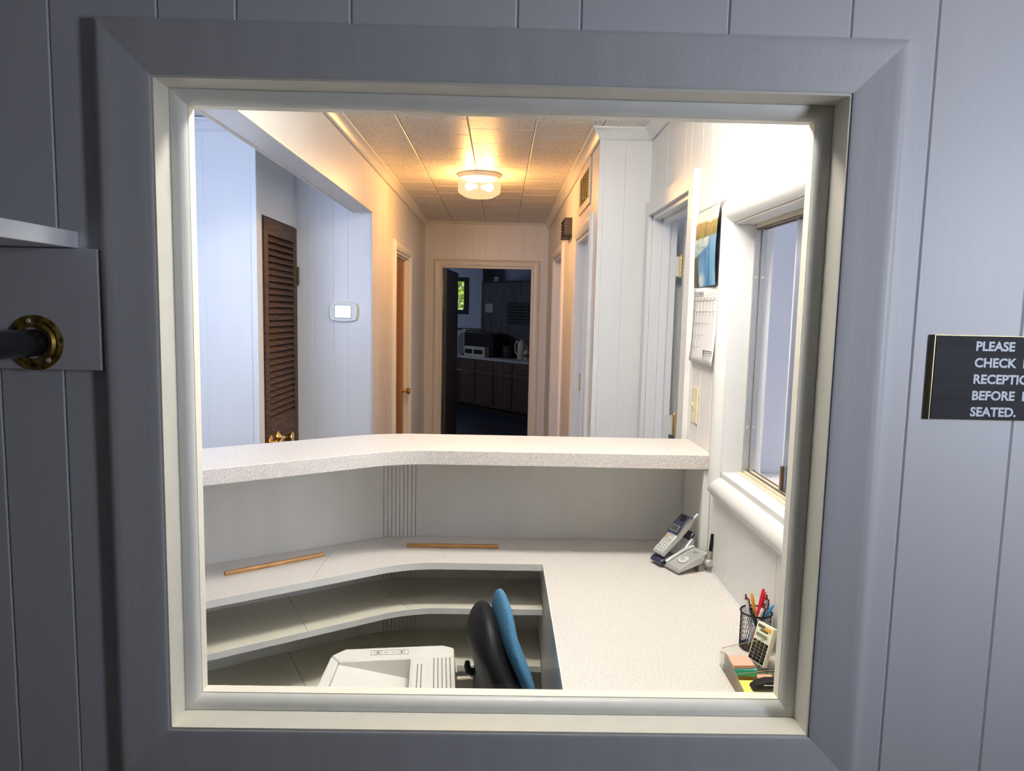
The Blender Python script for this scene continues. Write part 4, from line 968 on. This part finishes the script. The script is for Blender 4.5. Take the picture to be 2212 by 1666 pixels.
# body: bottom block and top frame with sunken output tray
g = G(); g.prism([(-hw-.02, by0), (-hw+.01, by1-.04), (-hw+.045, by1-.008), (hw-.03, by1), (hw, by1-.02), (hw, by0)], 0, PH_-.06, lambda a, b, h: Vector((a, b, h))); obj('body', g, 'printer', pr, bevel=.004, segs=3)
tz0, tz1 = PH_-.0595, PH_
top_out = [(-hw-.015, by0), (-hw+.012, by1-.045), (-hw+.045, by1-.010), (hw-.03, by1-.002), (hw-.002, by1-.02), (hw-.002, by0)]
def pz(poly, za, zb, nm, **k): g = G(); g.prism(poly, za, zb, lambda a, b, h: Vector((a, b, h))); return obj(nm, g, 'printer', pr, **k)
pz([(-hw+.012, by1-.045), (-hw+.045, by1-.010), (hw-.03, by1-.002), (hw-.002, by1-.02), (hw-.002, by1-.070), (-hw+.035, by1-.080)], tz0, tz1, 'rear_deck', bevel=.004, segs=3)
pz([(hw-.118, by0), (hw-.118, by1-.0705), (hw-.002, by1-.0705), (hw-.002, by0)], tz0, tz1, 'side_deck', bevel=.003)
pz([(-hw-.015, by0), (-hw+.011, by1-.046), (-hw+.0345, by1-.0805), (-hw+.015, by0)], tz0, tz1-.001, 'left_rail', bevel=.003)
g = G(); g.add([(-hw+.0355, by1-.081, tz1-.008), (hw-.1185, by1-.0712, tz0+.002), (hw-.1185, by0, tz0+.002), (-hw+.016, by0, tz1-.018), (-hw+.0355, by1-.081, tz0), (hw-.1185, by1-.0712, tz0), (hw-.1185, by0, tz0), (-hw+.016, by0, tz0)],
    [(0, 3, 2, 1), (4, 5, 6, 7), (0, 1, 5, 4), (1, 2, 6, 5), (2, 3, 7, 6), (3, 0, 4, 7)]); obj('output_tray', g, 'printer', pr)
# flap on side deck with slots, vent slots
g = G(); g.box(hw-.112, by0+.02, tz1+.0002, hw-.068, by1-.078, tz1+.0028); obj('flap', g, 'printer', pr, bevel=.001)
def slots(x0, x1, nx_, y0, y1, ny_, sx_, sy_, z):
    for i in range(nx_):
        g = G()
        for j in range(ny_):
            cx = x0+(x1-x0)*i/max(1, nx_-1); cy = y0+(y1-y0)*j/(ny_-1); g.box(cx-sx_, cy-sy_, z, cx+sx_, cy+sy_, z+.0006)
        obj('vent_slots', g, 'slot', pr)
slots(hw-.098, hw-.088, 2, by0+.06, by1-.115, 26, .0016, .0024, tz1+.0029)
slots(hw-.056, hw-.014, 5, by0+.03, by1-.080, 34, .0017, .0024, tz1+.0001)
g = G(); cx0, cx1, cy0, cy1 = -.055, .045, by1-.050, by1-.024
for a, b, c, d in ((cx0, cy0, cx1, cy0+.001), (cx0, cy1-.001, cx1, cy1), (cx0, cy0, cx0+.001, cy1), (cx1-.001, cy0, cx1, cy1)): g.box(a, b, tz1+.0001, c, d, tz1+.0006)
for a, b in ((-.046, -.026), (.018, .036)):
    for p, q, r_, s_ in ((a, cy0+.005, b, cy0+.0057), (a, cy1-.0057, b, cy1-.005), (a, cy0+.005, a+.0007, cy1-.005), (b-.0007, cy0+.005, b, cy1-.005), (a+.006, cy0+.009, b-.006, cy1-.009)): g.box(p, q, tz1+.0001, r_, s_, tz1+.0006)
for a in (-.020, -.014, 0, .008): g.box(a, -.0015+(cy0+cy1)/2, tz1+.0001, a+.004, .0015+(cy0+cy1)/2, tz1+.0006)
obj('icon_sticker', g, 'ink', pr)
g = G(); g.box(hw+.0005, .045, .178, hw+.004, .125, .236); obj('port_panel', g, 'vent', pr)
cbz = thing('usb_cable', 'beige cable plugged into the side of the printer', 'cable', PO, prz)
Zc = .4555
g = G(); g.box(hw+.0045, .075, Zc+.190, hw+.042, .090, Zc+.203); obj('plug', g, 'vent', cbz, bevel=.003)
g = G(); g.tube([(hw+.042, .0825, Zc+.1965), (hw+.050, .082, Zc+.1965), (hw+.058, .081, Zc+.195)], [.005, .0045, .0032], 10)
g.tube([(hw+.056, .0815, Zc+.1955), (hw+.066, .078, Zc+.192), (hw+.075, .072, Zc+.183), (hw+.079, .066, Zc+.165), (hw+.074, .06, Zc+.12), (hw+.060, .055, Zc+.06), (hw+.050, .05, .30), (hw+.050, .05, .10), (hw+.050, .06, .006), (hw+.050, .12, .004)], .0028, 10); obj('cord', g, 'vent', cbz, True)

# ================================================================== OFFICE CHAIR
cA = rad(9); CHX, CHY = .036, 1.655
chd = thing('office_chair', 'blue cushioned office chair with a black plastic shell', 'chair', (CHX, CHY, 0), cA)
def shell(name, mat, hw_, hb, th, coff, z0, n_=40, m_=30, expo=2.6, bulge=0):
    """super-ellipsoid sheet: local x = forward thickness, y = width, z = height; S-curved."""
    g = G()
    def P(a, b):
        ca, sa = math.cos(a), math.sin(a); cb_, sb = math.cos(b), math.sin(b)
        sg_ = lambda v, e: math.copysign(abs(v)**e, v)
        y = hw_*sg_(cb_, .8)*sg_(ca, .85); z = hb*sg_(cb_, .8)*sg_(sa, .85); x = th*sg_(sb, .9)
        t = z/hb
        q = max(0, min(1, (t-.08)/.66)); cx = -.040*q*q*(3-2*q) - .03*min(0, t)**2 + coff
        x *= 1+.35*max(0, t) if th < .05 else 1-.25*max(0, t)
        cx += .010*(y/.21)**2
        return (x+cx, y*(1-.10*max(0, t)), z+z0)
    for j in range(m_+1):
        b = -PI/2+PI*j/m_
        for i in range(n_): g.v.append(P(2*PI*i/n_, b))
    for j in range(m_):
        for i in range(n_): a = j*n_; g.f.append((a+i, a+(i+1) % n_, a+n_+(i+1) % n_, a+n_+i)); g.mi.append(0)
    bpy_o = obj(name, g, mat, chd, True); return bpy_o
shell('back_cushion', 'blue', .180, .216, .021, .022, .732)
shell('back_shell', 'black', .172, .198, .060, -.022, .722)
g = G(); g.box(-.075, -.16, .72, -.060, -.045, .735); 
g = G(); g.tube([(-.05, .02, .742), (-.086, .03, .742), (-.096, .03, .746), (-.099, .03, .758), (-.098, .03, .769)], [.008, .009, .009, .008, .006], 12); obj('adjust_lever', g, 'black', chd, True)
g = G(); g.prism([(-.05, .60), (-.075, .62), (-.075, .35), (-.03, .30), (.10, .30), (.10, .33), (-.02, .34), (-.045, .37)], -.03, .03, lambda a, b, h: Vector((a, h, b))); obj('back_bracket', g, 'black', chd, bevel=.006)
# seat
g = G(); pts = rrect(.21, .205, .09, 8)
g.prism([(a*1.0, b) for a, b in pts], .385, .44, lambda a, b, h: Vector((a+.25, b, h))); obj('seat', g, 'blue', chd, True, bevel=.018, segs=4)
g = G(); g.prism([(a*.94, b*.94) for a, b in pts], .355, .3845, lambda a, b, h: Vector((a+.25, b, h))); obj('seat_pan', g, 'black', chd, True, bevel=.01)
g = G(); g.lathe([(.026, .14), (.026, .26), (.016, .2605), (.016, .355)], 20, Matrix.Translation((.23, 0, 0))); obj('gas_post', g, 'steel', chd, True)
for k in range(5):
    a = 2*PI*k/5+.3; T = Matrix.Translation((.23, 0, 0)) @ Matrix.Rotation(a, 4, 'Z')
    g = G(); g.prism([(0, .095), (.24, .066), (.25, .072), (.25, .085), (0, .14)], -.02, .02, lambda p, q, h: T @ Vector((p, h, q))); lg = obj('base_leg', g, 'black', chd, bevel=.006)
    g = G(); g.lathe([(.026, -.02), (.028, -.016), (.028, .016), (.026, .02)], 18, T @ Matrix.Translation((.235, 0, .028)) @ Matrix.Rotation(PI/2, 4, 'X')); g.box(.229, -.006, .03, .241, .006, .075, T=T); obj('caster', g, 'black', lg, True)

# ================================================================== FAR ROOM
g = G()
fw = thing('window_3', 'small bright window in a black frame in the far room', 'window', (-1.2, 12.6, 1.62), kind='structure')
of = (-1.2, 12.6, 1.62)
for bx in ((-1.27, 12.585, 1.545, -.585, 12.6, 1.62), (-1.27, 12.585, 2.11, -.585, 12.6, 2.18), (-1.27, 12.585, 1.62, -1.20, 12.6, 2.11), (-.66, 12.585, 1.62, -.585, 12.6, 2.11), (-.95, 12.60, 1.62, -.93, 12.63, 2.11)):
    g = G(); g.box(bx[0], bx[1]-.012, bx[2], bx[3], bx[4]-.001, bx[5]); obj('frame_board', rel(g, of), 'darkframe', fw, bevel=.004)
g = G(); g.box(-1.199, 12.65, 1.621, -.661, 12.655, 2.109); obj('glass_pane', rel(g, of), 'glass', fw)
strip('trim_18', 'dark chair rail under the far room window', -1.9, 12.575, 1.27, -.36, 12.5995, 1.30, 'darkframe')
strip('trim_19', 'dark post beside the panelled partition', -.33, 12.35, 2.085, -.14, 12.45, 2.445, 'darkframe')
pan = thing('partition', 'dark panelled partition behind the far counter', 'partition', (-.325, 12.27, 0), kind='structure')
ud = Vector((.643, -.766, 0)); nd = Vector((-.766, -.643, 0)); P0 = Vector((-.325, 12.27, 0))
mpp = lambda a, b, h=0.0: ud*a+Vector((0, 0, b))+nd*h
def pbox(g, a0, b0, a1, b1, h0, h1, base=Vector((0, 0, 0))):
    vs = [base+mpp(a, b, h) for h in (h0, h1) for b in (b0, b1) for a in (a0, a1)]
    return g.add(vs, [(0, 2, 3, 1), (4, 5, 7, 6), (0, 1, 5, 4), (2, 6, 7, 3), (0, 4, 6, 2), (1, 3, 7, 5)])
for k in range(9):
    g = G(); pbox(g, k*.235+.003, 0, k*.235+.232, 2.08, -.03, 0); obj('wall_panel', g, 'labpanel', pan, bevel=.003)
g = G(); pbox(g, 0, 0, 2.12, 2.08, -.06, -.031); obj('core_board', g, 'dark', pan)
g = G(); pbox(g, -.01, 2.081, 2.13, 2.105, -.07, .012); obj('cap_rail', g, 'darkframe', pan)
g = G(); pbox(g, -.02, 0, -.001, 2.10, -.07, .012); obj('corner_post', g, 'labmetal', pan)
def wallthing(name, label, cat, a0, b0, a1, b1, mat, mat2=None, th=.012):
    t = thing(name, label, cat, P0+mpp((a0+a1)/2, b0, .001)); off = mpp((a0+a1)/2, b0, .001)
    g = G(); pbox(g, a0, b0, a1, b1, 0.001, th, -off); obj('sheet' if mat2 is None else 'frame', g, mat, t)
    if mat2:
        g = G(); pbox(g, a0+.03, b0+.03, a1-.03, b1-.03, th+.0005, th+.003, -off); f_ = obj('board_face', g, mat2, t)
    return t, off
t, off = wallthing('paper_notice', 'small paper notice on the far dark partition', 'notice', .085, 1.585, .27, 1.73, 'laboff', th=.003)
g = G()
for k in range(5): pbox(g, .10, 1.605+k*.025, .25-.03*(k % 2), 1.612+k*.025, .0035, .004, -off)
obj('printed_lines', g, 'inkdark', t)
t, off = wallthing('notice_board', 'black framed notice board on the far dark partition', 'notice board', .68, 1.40, 1.26, 1.76, 'darkframe', 'black', .02)
g = G()
for r_ in range(6):
    for k in range(8): pbox(g, .73+k*.06, 1.45+r_*.05, .76+k*.06, 1.47+r_*.05, .0235, .0245, -off)
obj('printed_lines', g, 'inkdark', t)
bxo = thing('small_box', 'small pale box sitting on top of the far partition', 'box', P0+mpp(.34, 2.106, -.03), -.87)
g = G(); g.box(-.05, -.025, 0, .05, .025, .07); obj('body', g, 'laboff', bxo, bevel=.003); g = G(); g.box(-.04, -.0265, .01, .02, -.0252, .06); obj('front_face', g, 'labend', bxo)
# counter run
base0 = Vector((0, 0, 0))
fcb = thing('base_cabinets', 'dark wood base cabinets with drawers in the far room', 'cabinet', P0)
D0, D1 = .02, .60
g = G(); pbox(g, -.30, .10, 1.955, .835, D0, D1-.02); obj('carcass', g, 'labframe', fcb)
g = G(); pbox(g, -.30, .0, 1.94, .0995, D0, D1-.08); obj('toe_kick', g, 'dark', fcb)
g = G(); pbox(g, 1.956, .0, 1.972, .835, D0, D1-.018); obj('end_panel', g, 'labend', fcb, label='grey blue end panel')
for k in range(5):
    a0 = -.295+k*.452; a1 = a0+.43
    g = G(); pbox(g, a0, .66, a1, .815, D1-.0195, D1); dw = obj('drawer', g, 'labwood', fcb, bevel=.004)
    g = G(); pbox(g, (a0+a1)/2-.05, .735, (a0+a1)/2+.05, .745, D1+.0005, D1+.02); obj('handle', g, 'bronze', dw)
    g = G(); pbox(g, a0, .12, a1, .64, D1-.0195, D1); dd = obj('door', g, 'labwood', fcb, bevel=.004)
    g = G(); hx = a0+.10 if k % 2 == 0 else a1-.10; pbox(g, hx-.045, .585, hx+.045, .595, D1+.0005, D1+.02); obj('handle', g, 'bronze', dd)
    for hz in (.19, .57):
        g = G(); hx2 = a1-.004 if k % 2 == 0 else a0+.004; pbox(g, hx2-.012, hz-.03, hx2+.012, hz+.03, D1+.0003, D1+.004); obj('hinge', g, 'darkframe', dd)
ftop = thing('far_countertop', 'grey countertop over the far cabinets', 'countertop', P0)
g = G(); pbox(g, -.31, .836, 2.0, .875, .013, D1+.02); obj('top_board', g, 'labtop', ftop, bevel=.004)
def onc(a, h, z=.8755): return P0+mpp(a, z, h)
an = math.atan2(ud.y, ud.x)
au = thing('tabletop_autoclave', 'large dark drum-shaped machine with a rounded front on the far counter', 'machine', onc(.28, .30), an)
prof_ = [(-.26, .03), (.26, .03), (.26, .25), (.22, .36), (.12, .41), (-.12, .41), (-.26, .38)]
g = G(); g.prism([(-.12, .02), (.62, .02), (.62, .18), (.60, .32), (.52, .37), (-.10, .38), (-.12, .36)], -.19, .19, lambda a, b, h: Vector((a, h, b))); obj('body', g, 'black', au, bevel=.02, segs=3)
g = G(); g.prism([(-.30, .06), (-.26, .02), (-.125, .02), (-.125, .36), (-.16, .38), (-.24, .37), (-.29, .30), (-.31, .18)], -.20, .20, lambda a, b, h: Vector((a, h, b))); obj('front_door', g, 'labmetal', au, bevel=.02, segs=3)
g = G(); g.prism([(-.24, .385), (-.13, .385), (-.10, .42), (-.20, .425)], -.18, .18, lambda a, b, h: Vector((a, h, b))); obj('control_panel', g, 'laboff', au, bevel=.004)
for sx in (-.2, .5):
    for sy in (-.15, .15):
        g = G(); g.lathe([(.02, 0), (.02, .0195)], 10, Matrix.Translation((sx, sy, 0))); obj('foot', g, 'black', au)
ub = thing('power_unit', 'pale box with two dark vents in front of the autoclave', 'machine', onc(.55, .545), an)
g = G(); g.box(-.27, -.05, 0, .27, .05, .16); obj('body', g, 'laboff', ub, bevel=.004)
for x0, x1 in ((-.24, -.05), (-.01, .22)):
    g = G(); g.box(x0, -.0525, .045, x1, -.0505, .115); obj('vent', g, 'black', ub)
jg = thing('water_jug', 'pale plastic jug with a loop handle on the far counter', 'jug', onc(1.33, .30), an)
g = G(); g.lathe([(.07, 0), (.075, .01), (.075, .22), (.05, .27), (.025, .29), (.025, .31)], 18, Matrix.Translation((.05, 0, 0))); obj('body', g, 'laboff', jg, True)
g = G(); g.tube([(-.02, 0, .25), (-.09, 0, .27), (-.115, 0, .22), (-.10, 0, .10), (-.03, 0, .05)], .014, 10); obj('handle', g, 'laboff', jg, True)
bk_ = thing('black_canister', 'black canister left of the pale jug on the far counter', 'canister', onc(1.06, .28), an)
g = G(); g.lathe([(.12, 0), (.12, .17), (.11, .19), (.05, .20)], 20); obj('body', g, 'black', bk_, True)
for k, (a, lbl) in enumerate(((1.60, 'soap pump bottle next to the pale jug'), (1.78, 'soap pump bottle at the right end of the far counter'))):
    b = thing('soap_bottle', lbl, 'bottle', onc(a, .40), an, 'soap bottles on the far counter')
    g = G(); g.lathe([(.04, 0), (.042, .01), (.042, .13), (.02, .16), (.014, .17)], 16); obj('body', g, 'laboff', b, True)
    g = G(); g.lathe([(.0425, .05), (.0425, .10)], 16, cap=False); obj('label_band', g, 'inkdark', b)
    g = G(); g.lathe([(.012, .17), (.012, .19), (.005, .192), (.005, .21)], 10); g.box(-.035, -.006, .21, .01, .006, .222); obj('pump', g, 'laboff', b)
# far side wall finish: foliage outside the window
tree = thing('garden_tree', 'sunlit yellow green tree outside the far window', 'tree', (-1.2, 16.5, 0))
g = G(); g.tube([(0, 0, -.5), (.05, 0, 1.0), (0, 0, 2.2)], [.12, .09, .05], 8); obj('trunk', g, 'trunk', tree, True)
g = G(); rnd = random.Random(3)
for k in range(2600):
    while True:
        p = Vector((rnd.uniform(-1, 1), rnd.uniform(-1, 1), rnd.uniform(-1, 1)))
        if p.length < 1: break
    c = Vector((p.x*1.5, p.y*1.1, 2.35+p.z*1.3)); a = Vector((rnd.gauss(0, 1), rnd.gauss(0, 1), rnd.gauss(0, 1))).normalized(); b = a.orthogonal().normalized(); s_ = rnd.uniform(.05, .10)
    g.add([c-a*s_, c+b*s_*.5, c+a*s_, c-b*s_*.5], [(0, 1, 2, 3)])
o = obj('foliage', g, 'leaf', tree); o['kind'] = 'stuff'
g = G(); g.box(-6, 12.8, -.3, 6, 24, -.2); tag(obj('ground', g, 'leaf'), 'grass outside the far window', 'ground', kind='structure')
